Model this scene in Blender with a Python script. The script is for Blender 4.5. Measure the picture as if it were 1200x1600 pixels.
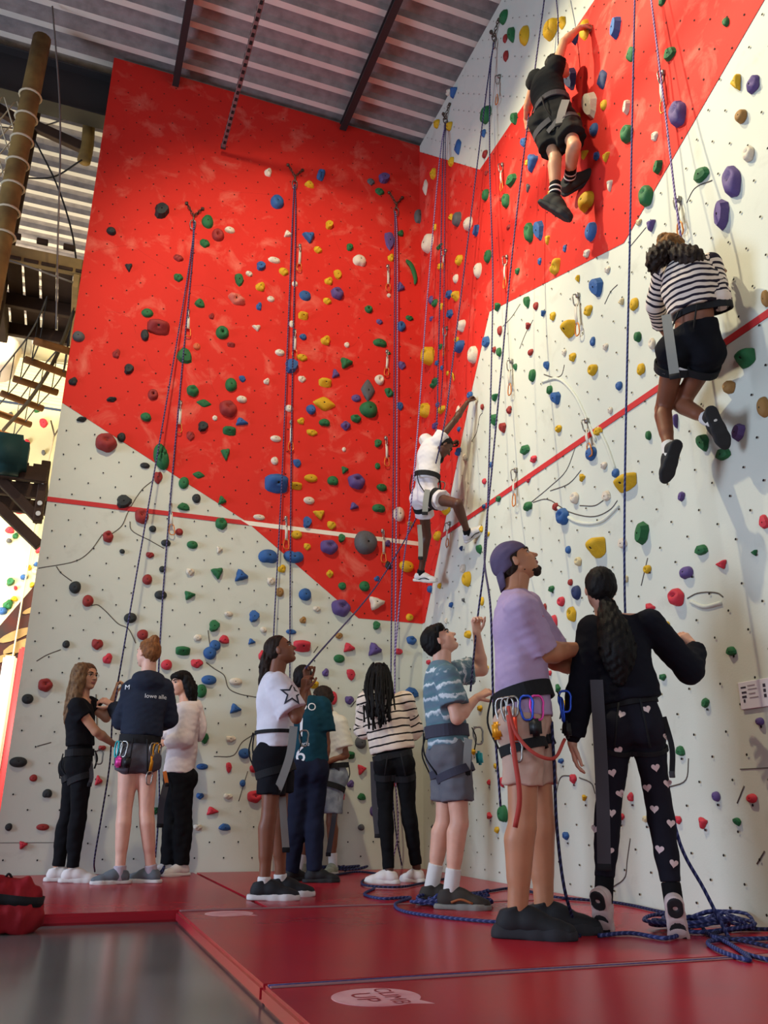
import bpy, bmesh, math, random
import numpy as np
from mathutils import Vector, Matrix
from mathutils.bvhtree import BVHTree

scene = bpy.context.scene
COL = scene.collection
for o_ in list(bpy.data.objects):
    bpy.data.objects.remove(o_)

def lin(c):
    return tuple(((v/255)/12.92 if v/255 <= .04045 else ((v/255+.055)/1.055)**2.4) for v in c)

# ------------------------------------------------------------------ camera
cam_d = bpy.data.cameras.new('camera')
cam_d.sensor_fit = 'VERTICAL'; cam_d.sensor_height = 36; cam_d.lens = 29.475
cam_d.clip_start = .05; cam_d.clip_end = 200
cam_o = bpy.data.objects.new('camera', cam_d); COL.objects.link(cam_o)
CR = np.array([[0.93648005, 0.12418667, 0.32799815], [-0.35059142, 0.30607053, 0.88510253], [0.00952737, -0.9438742, 0.33016772]])
CAM = np.array([-3.24668, -7.62671, .54])
m4 = Matrix.Identity(4)
for i in range(3):
    m4[i][0] = CR[i, 0]; m4[i][1] = -CR[i, 1]; m4[i][2] = -CR[i, 2]; m4[i][3] = CAM[i]
cam_o.matrix_world = m4
scene.camera = cam_o

# ------------------------------------------------------------------ light and exposure
scene.view_settings.view_transform = 'Standard'
scene.view_settings.look = 'None'
scene.view_settings.gamma = 1
scene.view_settings.use_curve_mapping = False
scene.view_settings.exposure = -.18
world = bpy.data.worlds.new('hall_daylight'); scene.world = world
world.use_nodes = True
bg = world.node_tree.nodes['Background']
bg.inputs[0].default_value = (.66, .78, 1.0, 1); bg.inputs[1].default_value = .23

def lamp(name, kind, loc, target, energy, color, **kw):
    d = bpy.data.lights.new(name, kind); d.energy = energy; d.color = color
    for k, v in kw.items(): setattr(d, k, v)
    o = bpy.data.objects.new(name, d); COL.objects.link(o); o.location = loc
    o.rotation_euler = (Vector(target)-Vector(loc)).to_track_quat('-Z', 'Y').to_euler()
    return o
WARM = (1.0, .88, .60); COOL = (.62, .76, 1.0)
lamp('spot_red_wall', 'SPOT', (-3.3, -4.3, 7.3), (-1.1, 0, 4.3), 1000, WARM, spot_size=math.radians(80), spot_blend=.75, shadow_soft_size=.10)
lamp('spot_right_wall', 'SPOT', (-3.1, -2.5, 7.9), (0, -3.6, 4.5), 1350, WARM, spot_size=math.radians(72), spot_blend=.8, shadow_soft_size=.06)
lamp('spot_right_wall_front', 'SPOT', (-2.4, -4.2, 7.9), (0, -4.9, 5.6), 900, WARM, spot_size=math.radians(62), spot_blend=.7, shadow_soft_size=.08)
lamp('gate_daylight', 'AREA', (-11, -2.6, 2.2), (0, -4.1, .9), 820, COOL, shape='RECTANGLE', size=3, size_y=3.4)
lamp('added_rear_fill', 'AREA', (-5.0, -12.5, 2.6), (0, -4, 1.0), 180, (.92, .92, 1.0), shape='RECTANGLE', size=3, size_y=3)  # fill lamp added behind the camera to lift the lower walls
lamp('back_hall_lamp', 'SPOT', (-5.5, 2.2, 7.6), (-4.3, 7.5, 4.0), 3600, (1, .88, .62), spot_size=math.radians(110), spot_blend=.5, shadow_soft_size=.3)
lamp('back_hall_daylight', 'AREA', (-7.5, 4.2, 2.6), (-4.2, 7.0, 2.4), 900, (1, .96, .92), shape='RECTANGLE', size=3, size_y=3)

# ------------------------------------------------------------------ materials
MATS = {}
def mat(name, rgb, rough=.6, spec=.4, metal=0., var=0., vscale=8., bump=0., bscale=60., rgb2=None, coat=0., sss=0.):
    """Principled material; var mixes towards rgb2 with noise, bump adds fine relief."""
    if name in MATS: return MATS[name]
    m = bpy.data.materials.new(name); m.use_nodes = True
    nt = m.node_tree; b = nt.nodes['Principled BSDF']
    b.inputs['Roughness'].default_value = rough
    b.inputs['Specular IOR Level'].default_value = spec
    b.inputs['Metallic'].default_value = metal
    b.inputs['Coat Weight'].default_value = coat
    if sss:
        b.inputs['Subsurface Weight'].default_value = sss
        b.inputs['Subsurface Radius'].default_value = (.012, .005, .003)
    c = lin(rgb)+(1,)
    b.inputs['Base Color'].default_value = c
    if var or bump:
        tc = nt.nodes.new('ShaderNodeTexCoord')
    if var:
        n = nt.nodes.new('ShaderNodeTexNoise'); n.inputs['Scale'].default_value = vscale; n.inputs['Detail'].default_value = 5
        nt.links.new(tc.outputs['Object'], n.inputs['Vector'])
        r = nt.nodes.new('ShaderNodeValToRGB')
        r.color_ramp.elements[0].position = .35; r.color_ramp.elements[1].position = .7
        r.color_ramp.elements[0].color = c
        c2 = lin(rgb2)+(1,) if rgb2 else tuple(min(1, v*(1-var)) for v in c[:3])+(1,)
        r.color_ramp.elements[1].color = c2
        nt.links.new(n.outputs['Fac'], r.inputs['Fac']); nt.links.new(r.outputs['Color'], b.inputs['Base Color'])
    if bump:
        n2 = nt.nodes.new('ShaderNodeTexNoise'); n2.inputs['Scale'].default_value = bscale; n2.inputs['Detail'].default_value = 3
        nt.links.new(tc.outputs['Object'], n2.inputs['Vector'])
        bp = nt.nodes.new('ShaderNodeBump'); bp.inputs['Strength'].default_value = bump; bp.inputs['Distance'].default_value = .01
        nt.links.new(n2.outputs['Fac'], bp.inputs['Height']); nt.links.new(bp.outputs['Normal'], b.inputs['Normal'])
    MATS[name] = m
    return m

def N(nt, kind, **kw):
    n = nt.nodes.new(kind)
    for k, v in kw.items(): setattr(n, k, v)
    return n

def paint_mat(name, rgb, scuff_rgb, scuff=.5, low=.60, high=.78, rough=.75):
    """Painted climbing-wall board: chalk scuffs and rubbed patches."""
    m = bpy.data.materials.new(name); m.use_nodes = True; nt = m.node_tree; b = nt.nodes['Principled BSDF']
    b.inputs['Roughness'].default_value = rough; b.inputs['Specular IOR Level'].default_value = .25
    tc = N(nt, 'ShaderNodeTexCoord')
    n1 = N(nt, 'ShaderNodeTexNoise'); n1.inputs['Scale'].default_value = 1.4; n1.inputs['Detail'].default_value = 3
    n2 = N(nt, 'ShaderNodeTexNoise'); n2.inputs['Scale'].default_value = 3.4; n2.inputs['Detail'].default_value = 8; n2.inputs['Roughness'].default_value = .62; n2.inputs['Distortion'].default_value = .5
    for n in (n1, n2): nt.links.new(tc.outputs['Object'], n.inputs['Vector'])
    r2 = N(nt, 'ShaderNodeValToRGB'); r2.color_ramp.elements[0].position = low; r2.color_ramp.elements[1].position = high
    r2.color_ramp.elements[0].color = (0, 0, 0, 1); r2.color_ramp.elements[1].color = (scuff,)*3+(1,)
    nt.links.new(n2.outputs['Fac'], r2.inputs['Fac'])
    base = N(nt, 'ShaderNodeMix', data_type='RGBA'); c = lin(rgb)
    base.inputs[6].default_value = tuple(v*.90 for v in c)+(1,); base.inputs[7].default_value = tuple(min(1, v*1.08) for v in c)+(1,)
    nt.links.new(n1.outputs['Fac'], base.inputs[0])
    mx = N(nt, 'ShaderNodeMix', data_type='RGBA'); mx.inputs[7].default_value = lin(scuff_rgb)+(1,)
    nt.links.new(base.outputs[2], mx.inputs[6]); nt.links.new(r2.outputs['Color'], mx.inputs[0])
    nt.links.new(mx.outputs[2], b.inputs['Base Color'])
    n3 = N(nt, 'ShaderNodeTexNoise'); n3.inputs['Scale'].default_value = 90
    nt.links.new(tc.outputs['Object'], n3.inputs['Vector'])
    bp = N(nt, 'ShaderNodeBump'); bp.inputs['Strength'].default_value = .12; bp.inputs['Distance'].default_value = .004
    nt.links.new(n3.outputs['Fac'], bp.inputs['Height']); nt.links.new(bp.outputs['Normal'], b.inputs['Normal'])
    MATS[name] = m
    return m

def attr_stripe_mat(name, rgb_a, rgb_b, period, duty, rough=.9, wobble=0.0):
    """Knitted stripes along the 'along' attribute stored on the garment (metres down the cloth)."""
    m = bpy.data.materials.new(name); m.use_nodes = True; nt = m.node_tree; b = nt.nodes['Principled BSDF']
    b.inputs['Roughness'].default_value = rough; b.inputs['Specular IOR Level'].default_value = .23
    a = N(nt, 'ShaderNodeAttribute', attribute_name='along')
    tc = N(nt, 'ShaderNodeTexCoord'); n = N(nt, 'ShaderNodeTexNoise'); n.inputs['Scale'].default_value = 9
    nt.links.new(tc.outputs['Object'], n.inputs['Vector'])
    ad = N(nt, 'ShaderNodeMath', operation='MULTIPLY_ADD'); ad.inputs[1].default_value = wobble
    nt.links.new(n.outputs['Fac'], ad.inputs[0]); nt.links.new(a.outputs['Fac'], ad.inputs[2])
    d = N(nt, 'ShaderNodeMath', operation='DIVIDE'); d.inputs[1].default_value = period
    nt.links.new(ad.outputs[0], d.inputs[0])
    f = N(nt, 'ShaderNodeMath', operation='FRACT'); nt.links.new(d.outputs[0], f.inputs[0])
    g = N(nt, 'ShaderNodeMath', operation='LESS_THAN'); g.inputs[1].default_value = duty; nt.links.new(f.outputs[0], g.inputs[0])
    mx = N(nt, 'ShaderNodeMix', data_type='RGBA'); mx.inputs[6].default_value = lin(rgb_a)+(1,); mx.inputs[7].default_value = lin(rgb_b)+(1,)
    nt.links.new(g.outputs[0], mx.inputs[0]); nt.links.new(mx.outputs[2], b.inputs['Base Color'])
    MATS[name] = m
    return m

def tie_dye_mat():
    m = bpy.data.materials.new('tie_dye_jersey'); m.use_nodes = True; nt = m.node_tree; b = nt.nodes['Principled BSDF']
    b.inputs['Roughness'].default_value = .9; b.inputs['Specular IOR Level'].default_value = .23
    a = N(nt, 'ShaderNodeAttribute', attribute_name='along')
    tc = N(nt, 'ShaderNodeTexCoord'); n = N(nt, 'ShaderNodeTexNoise'); n.inputs['Scale'].default_value = 22; n.inputs['Detail'].default_value = 6
    nt.links.new(tc.outputs['Object'], n.inputs['Vector'])
    ad = N(nt, 'ShaderNodeMath', operation='MULTIPLY_ADD'); ad.inputs[1].default_value = .075
    nt.links.new(n.outputs['Fac'], ad.inputs[0]); nt.links.new(a.outputs['Fac'], ad.inputs[2])
    d = N(nt, 'ShaderNodeMath', operation='DIVIDE'); d.inputs[1].default_value = .085; nt.links.new(ad.outputs[0], d.inputs[0])
    f = N(nt, 'ShaderNodeMath', operation='FRACT'); nt.links.new(d.outputs[0], f.inputs[0])
    r = N(nt, 'ShaderNodeValToRGB'); e = r.color_ramp.elements
    e[0].position = .0; e[0].color = lin((205, 212, 214))+(1,); e[1].position = 1; e[1].color = lin((118, 138, 148))+(1,)
    for p, c in ((.14, (190, 198, 202)), (.26, (92, 120, 132)), (.62, (98, 118, 132)), (.88, (86, 122, 130))):
        q = e.new(p); q.color = lin(c)+(1,)
    nt.links.new(f.outputs[0], r.inputs['Fac']); nt.links.new(r.outputs['Color'], b.inputs['Base Color'])
    MATS['tie_dye'] = m
    return m

def rope_mat(name, rgb, fleck):
    m = bpy.data.materials.new(name); m.use_nodes = True; nt = m.node_tree; b = nt.nodes['Principled BSDF']
    b.inputs['Roughness'].default_value = .8; b.inputs['Specular IOR Level'].default_value = .2
    a = N(nt, 'ShaderNodeAttribute', attribute_name='along')
    t = N(nt, 'ShaderNodeAttribute', attribute_name='turn')
    s = N(nt, 'ShaderNodeMath', operation='MULTIPLY_ADD'); s.inputs[1].default_value = 32.0
    nt.links.new(a.outputs['Fac'], s.inputs[0]); nt.links.new(t.outputs['Fac'], s.inputs[2])
    f = N(nt, 'ShaderNodeMath', operation='FRACT'); nt.links.new(s.outputs[0], f.inputs[0])
    g = N(nt, 'ShaderNodeMath', operation='LESS_THAN'); g.inputs[1].default_value = .35; nt.links.new(f.outputs[0], g.inputs[0])
    mx = N(nt, 'ShaderNodeMix', data_type='RGBA'); mx.inputs[6].default_value = lin(rgb)+(1,); mx.inputs[7].default_value = lin(fleck)+(1,)
    nt.links.new(g.outputs[0], mx.inputs[0]); nt.links.new(mx.outputs[2], b.inputs['Base Color'])
    MATS[name] = m
    return m

# ------------------------------------------------------------------ object helpers
def tag(o, label=None, cat=None, group=None, kind=None):
    if label: o['label'] = label
    if cat: o['category'] = cat
    if group: o['group'] = group
    if kind: o['kind'] = kind
    return o

def empty(name, loc):
    o = bpy.data.objects.new(name, None); COL.objects.link(o); o.location = loc; o.empty_display_size = .1
    return o

def mesh_data(name, verts, faces, mats=(), smooth=True, fmat=None):
    me = bpy.data.meshes.new(name)
    verts = np.asarray(verts, dtype=np.float32).reshape(-1, 3)
    if isinstance(faces, np.ndarray) and faces.ndim == 2:
        nf, k = faces.shape
        me.vertices.add(len(verts)); me.vertices.foreach_set('co', verts.ravel())
        me.loops.add(nf*k); me.loops.foreach_set('vertex_index', faces.astype(np.int32).ravel())
        me.polygons.add(nf); me.polygons.foreach_set('loop_start', np.arange(0, nf*k, k, dtype=np.int32))
        me.update(calc_edges=True)
    else:
        me.from_pydata(verts.tolist(), [], [tuple(int(i) for i in f) for f in faces]); me.update()
    for m in mats: me.materials.append(m)
    if fmat is not None: me.polygons.foreach_set('material_index', np.asarray(fmat, dtype=np.int32))
    if smooth: me.polygons.foreach_set('use_smooth', np.ones(len(me.polygons), dtype=bool))
    return me

def obj(name, me, parent=None, loc=None):
    o = bpy.data.objects.new(name, me); COL.objects.link(o)
    if parent is not None: o.parent = parent
    if loc is not None: o.location = loc
    return o

def add(name, vf, m, parent=None, smooth=True, origin=None):
    """vf in world coordinates; the object's origin goes to `origin` (parent assumed unrotated)."""
    v, f = vf
    v = np.asarray(v, dtype=float)
    org = np.zeros(3) if origin is None else np.asarray(origin, float)
    me = mesh_data(name, v-org, f, [m] if not isinstance(m, (list, tuple)) else m, smooth)
    return obj(name, me, parent, None if parent is not None else tuple(org))

def join(parts):
    vs, fs, k = [], [], 0
    for v, f in parts:
        v = np.asarray(v, float).reshape(-1, 3); vs.append(v); fs += [tuple(int(i)+k for i in q) for q in f]; k += len(v)
    return np.concatenate(vs), fs

def box(c, s, rot=None):
    v = np.array([[x, y, z] for x in (-.5, .5) for y in (-.5, .5) for z in (-.5, .5)])*np.asarray(s)
    if rot is not None: v = v@np.asarray(rot).T
    return v+np.asarray(c), [(0, 1, 3, 2), (4, 6, 7, 5), (0, 4, 5, 1), (2, 3, 7, 6), (0, 2, 6, 4), (1, 5, 7, 3)]

def bevel_box(c, s, b=.01, rot=None, seg=1):
    bm = bmesh.new(); bmesh.ops.create_cube(bm, size=1)
    for q in bm.verts: q.co = Vector((q.co.x*s[0], q.co.y*s[1], q.co.z*s[2]))
    bmesh.ops.bevel(bm, geom=bm.edges[:], offset=min(b, min(s)*.45), segments=seg, affect='EDGES')
    v = np.array([q.co[:] for q in bm.verts]); bm.verts.index_update(); f = [tuple(q.index for q in p.verts) for p in bm.faces]; bm.free()
    if rot is not None: v = v@np.asarray(rot).T
    return v+np.asarray(c), f

def unit(v):
    v = np.asarray(v, float); return v/(np.linalg.norm(v)+1e-12)

def beam(a, b, w, h, up=(0, 0, 1)):
    a = np.asarray(a, float); b = np.asarray(b, float); t = unit(b-a); s = unit(np.cross(t, up)); u = np.cross(s, t)
    return bevel_box((a+b)/2, (np.linalg.norm(b-a), w, h), min(w, h)*.08, np.stack([t, s, u], 1))

def smooth_path(pts, n=8):
    P = np.asarray(pts, float)
    if len(P) < 3:
        return np.array([P[0]*(1-t)+P[-1]*t for t in np.linspace(0, 1, n+1)])
    Q = np.vstack([2*P[0]-P[1], P, 2*P[-1]-P[-2]]); out = []
    for i in range(1, len(Q)-2):
        p0, p1, p2, p3 = Q[i-1:i+3]
        d = [max(1e-6, np.linalg.norm(b-a))**.5 for a, b in ((p0, p1), (p1, p2), (p2, p3))]
        t0, t1 = 0, d[0]; t2 = t1+d[1]; t3 = t2+d[2]
        for t in np.linspace(t1, t2, n, endpoint=False):
            a1 = (t1-t)/(t1-t0)*p0+(t-t0)/(t1-t0)*p1; a2 = (t2-t)/(t2-t1)*p1+(t-t1)/(t2-t1)*p2; a3 = (t3-t)/(t3-t2)*p2+(t-t2)/(t3-t2)*p3
            b1 = (t2-t)/(t2-t0)*a1+(t-t0)/(t2-t0)*a2; b2 = (t3-t)/(t3-t1)*a2+(t-t1)/(t3-t1)*a3
            out.append((t2-t)/(t2-t1)*b1+(t-t1)/(t2-t1)*b2)
    out.append(P[-1])
    return np.array(out)

def frames(P, closed=False):
    T = np.roll(P, -1, 0)-np.roll(P, 1, 0) if closed else np.gradient(P, axis=0)
    T /= np.linalg.norm(T, axis=1)[:, None]+1e-12
    ref = np.array([0, 0, 1.]) if abs(T[0][2]) < .9 else np.array([1., 0, 0])
    n = unit(np.cross(T[0], ref)); Ns = []
    for t in T:
        n = unit(n-(n@t)*t); Ns.append(n)
    Ns = np.array(Ns)
    return T, Ns, np.cross(T, Ns)

def tube(P, r, n=6, closed=False, caps=True):
    P = np.asarray(P, float); T, A, B = frames(P, closed); m = len(P)
    r = np.broadcast_to(np.asarray(r, float), (m,))
    ang = np.arange(n)*2*math.pi/n
    v = (P[:, None]+r[:, None, None]*(np.cos(ang)[None, :, None]*A[:, None]+np.sin(ang)[None, :, None]*B[:, None])).reshape(-1, 3)
    f = []
    for i in range(m if closed else m-1):
        j = (i+1) % m
        for k in range(n):
            l = (k+1) % n
            f.append((i*n+k, i*n+l, j*n+l, j*n+k))
    if caps and not closed:
        f.append(tuple(range(n-1, -1, -1))); f.append(tuple((m-1)*n+k for k in range(n)))
    return v, f

def ribbon(P, w, t, wdir):
    """flat webbing along P; wdir = direction of the width"""
    P = np.asarray(P, float); T = np.gradient(P, axis=0); T /= np.linalg.norm(T, axis=1)[:, None]
    wd = np.broadcast_to(np.asarray(wdir, float), P.shape); wd = wd-(wd*T).sum(1)[:, None]*T; wd /= np.linalg.norm(wd, axis=1)[:, None]
    nn = np.cross(T, wd); v = []
    for i in range(len(P)):
        for a, b in ((-1, -1), (1, -1), (1, 1), (-1, 1)): v.append(P[i]+wd[i]*a*w/2+nn[i]*b*t/2)
    f = []
    for i in range(len(P)-1):
        for k in range(4):
            l = (k+1) % 4; f.append((i*4+k, i*4+l, i*4+4+l, i*4+4+k))
    f += [(3, 2, 1, 0), tuple((len(P)-1)*4+k for k in range(4))]
    return np.array(v), f

def prism(poly, axis, lo, hi):
    """polygon in the plane (u,v) extruded along axis 'x' or 'y' or 'z'"""
    n = len(poly); v = []
    for d in (lo, hi):
        for (a, b) in poly: v.append({'x': (d, a, b), 'y': (a, d, b), 'z': (a, b, d)}[axis])
    f = [tuple(range(n)), tuple(range(2*n-1, n-1, -1))]+[(i, i+n, (i+1) % n+n, (i+1) % n) for i in range(n)]
    return np.array(v, float), f

def fix_normals(o):
    bm = bmesh.new(); bm.from_mesh(o.data); bmesh.ops.recalc_face_normals(bm, faces=bm.faces[:]); bm.to_mesh(o.data); bm.free()
    return o

# ------------------------------------------------------------------ distance-field modelling
class Field:
    def __init__(s, lo, hi, h):
        s.h = h; s.lo = np.asarray(lo, float); n = np.ceil((np.asarray(hi)-s.lo)/h).astype(int)+1
        s.D = np.full(n, .5, dtype=np.float32); s.ax = [s.lo[i]+h*np.arange(n[i]) for i in range(3)]
    def blk(s, lo, hi):
        sl, c = [], []
        for i in range(3):
            a = max(0, int((lo[i]-s.lo[i])/s.h)-1); b = min(s.D.shape[i], int((hi[i]-s.lo[i])/s.h)+3)
            if b <= a: return None, None
            sl.append(slice(a, b)); sh = [1, 1, 1]; sh[i] = -1; c.append(s.ax[i][a:b].reshape(sh).astype(np.float32))
        return tuple(sl), c
    def mix(s, sl, d, k):
        A = s.D[sl]
        if k > 0:
            hh = np.maximum(k-np.abs(A-d), 0)/k; s.D[sl] = np.minimum(A, d)-hh*hh*k*.25
        else: s.D[sl] = np.minimum(A, d)
    def carve(s, sl, d, k):
        A = s.D[sl]; d = -d
        hh = np.maximum(k-np.abs(A-d), 0)/max(k, 1e-6); s.D[sl] = np.maximum(A, d)+hh*hh*k*.25
    def cone(s, a, b, ra, rb, k=.02, flat=None, cuts=(), hollow=0, carve=False):
        a = np.asarray(a, float); b = np.asarray(b, float); R = max(ra, rb)+k+2.5*s.h
        sl, c = s.blk(np.minimum(a, b)-R, np.maximum(a, b)+R)
        if sl is None: return
        v = [c[i]-a[i] for i in range(3)]; ba = b-a
        if flat is not None:
            ax, q = flat; cm = v[0]*ax[0]+v[1]*ax[1]+v[2]*ax[2]; v = [v[i]+(q-1)*ax[i]*cm for i in range(3)]; ba = ba+(q-1)*(ba@ax)*ax
        L = float(ba@ba)+1e-12
        t = np.clip((v[0]*ba[0]+v[1]*ba[1]+v[2]*ba[2])/L, 0, 1)
        d = np.sqrt((v[0]-t*ba[0])**2+(v[1]-t*ba[1])**2+(v[2]-t*ba[2])**2)-(ra+(rb-ra)*t)
        raw = d
        for p, n in cuts:
            pl = sum((c[i]-p[i])*n[i] for i in range(3)); d = np.maximum(d, pl)
            if hollow: d = np.maximum(d, -np.maximum(raw+hollow, -(pl+.05)))
        (s.carve if carve else s.mix)(sl, d.astype(np.float32), k)
    def ell(s, c0, ax, rad, k=.01, carve=False, cuts=()):
        c0 = np.asarray(c0, float); R = max(rad)+k+2.5*s.h
        sl, c = s.blk(c0-R, c0+R)
        if sl is None: return
        v = [c[i]-c0[i] for i in range(3)]; k0 = 0; k1 = 0
        for a, r in zip(ax, rad):
            q = (v[0]*a[0]+v[1]*a[1]+v[2]*a[2])/r; k0 = k0+q*q; k1 = k1+(q/r)**2
        k0 = np.sqrt(k0); d = k0*(k0-1)/(np.sqrt(k1)+1e-6)
        for p, n in cuts: d = np.maximum(d, sum((c[i]-p[i])*n[i] for i in range(3)))
        (s.carve if carve else s.mix)(sl, d.astype(np.float32), k)
    def cut(s, p, n):
        pl = sum((s.ax[i].reshape([-1 if j == i else 1 for j in range(3)])-p[i])*n[i] for i in range(3))
        s.D = np.maximum(s.D, pl.astype(np.float32))
    def ripple(s, amp, lo_w, hi_w, seed, stretch=None):
        idx = np.argwhere(np.abs(s.D) < 3.2*s.h+amp)
        P = s.lo+idx*s.h; rs = np.random.RandomState(seed); acc = 0
        for _ in range(7):
            d = rs.normal(size=3)
            if stretch is not None: d = d*stretch
            d /= np.linalg.norm(d); w = rs.uniform(lo_w, hi_w); acc = acc+np.sin(P@d*(2*math.pi/w)+rs.uniform(0, 6.28))
        s.D[tuple(idx.T)] += (acc*amp/2.6).astype(np.float32)
    def at(s, P):
        q = (np.asarray(P)-s.lo)/s.h; n = np.array(s.D.shape)
        q = np.clip(q, 0, n-1.001); i = q.astype(int); f = q-i; r = 0
        for dx in (0, 1):
            for dy in (0, 1):
                for dz in (0, 1):
                    w = (f[..., 0] if dx else 1-f[..., 0])*(f[..., 1] if dy else 1-f[..., 1])*(f[..., 2] if dz else 1-f[..., 2])
                    r = r+w*s.D[i[..., 0]+dx, i[..., 1]+dy, i[..., 2]+dz]
        return r
    def mesh(s, relax=1):
        D = s.D; S = D < 0; n = np.array(D.shape)-1
        c8 = [(i, j, k) for i in (0, 1) for j in (0, 1) for k in (0, 1)]
        cnt = np.zeros(n, np.int8)
        for i, j, k in c8: cnt += S[i:n[0]+i, j:n[1]+j, k:n[2]+k]
        cell = np.argwhere((cnt > 0) & (cnt < 8))
        if len(cell) == 0: return np.zeros((0, 3)), np.zeros((0, 4), int)
        val = np.stack([D[cell[:, 0]+i, cell[:, 1]+j, cell[:, 2]+k] for i, j, k in c8], 1)
        cp = np.array(c8, float); acc = np.zeros((len(cell), 3)); num = np.zeros(len(cell))
        for a in range(8):
            for b in range(a+1, 8):
                if np.abs(cp[a]-cp[b]).sum() != 1: continue
                va, vb = val[:, a], val[:, b]; mk = (va < 0) != (vb < 0)
                t = np.where(mk, va/np.where(mk, va-vb, 1), 0); acc += np.where(mk[:, None], cp[a]+(cp[b]-cp[a])*t[:, None], 0); num += mk
        V = s.lo+(cell+acc/num[:, None])*s.h
        idx = np.full(n, -1, np.int32); idx[tuple(cell.T)] = np.arange(len(cell))
        F = []
        for axn in range(3):
            sl0 = [slice(1, -1)]*3; sl1 = [slice(1, -1)]*3; sl0[axn] = slice(0, -1); sl1[axn] = slice(1, None)
            A = S[tuple(sl0)]; B = S[tuple(sl1)]
            u, w = (axn+1) % 3, (axn+2) % 3
            for flip in (False, True):
                e = np.argwhere((A & ~B) if not flip else (~A & B))
                if len(e) == 0: continue
                e = e.copy(); e[:, u] += 1; e[:, w] += 1
                q = []
                for du, dw in ((-1, -1), (0, -1), (0, 0), (-1, 0)):
                    g = e.copy(); g[:, u] += du; g[:, w] += dw; q.append(idx[tuple(g.T)])
                q = np.stack(q if not flip else q[::-1], 1); F.append(q)
        F = np.concatenate(F); F = F[(F >= 0).all(1)]
        for _ in range(relax):
            a = F.ravel(); b = np.roll(F, -1, 1).ravel(); deg = np.bincount(a, minlength=len(V))+np.bincount(b, minlength=len(V))
            M = np.stack([np.bincount(a, V[b, i], len(V))+np.bincount(b, V[a, i], len(V)) for i in range(3)], 1)/np.maximum(deg, 1)[:, None]
            V = np.where(deg[:, None] > 0, V*.45+M*.55, V)
        return V, F

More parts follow.
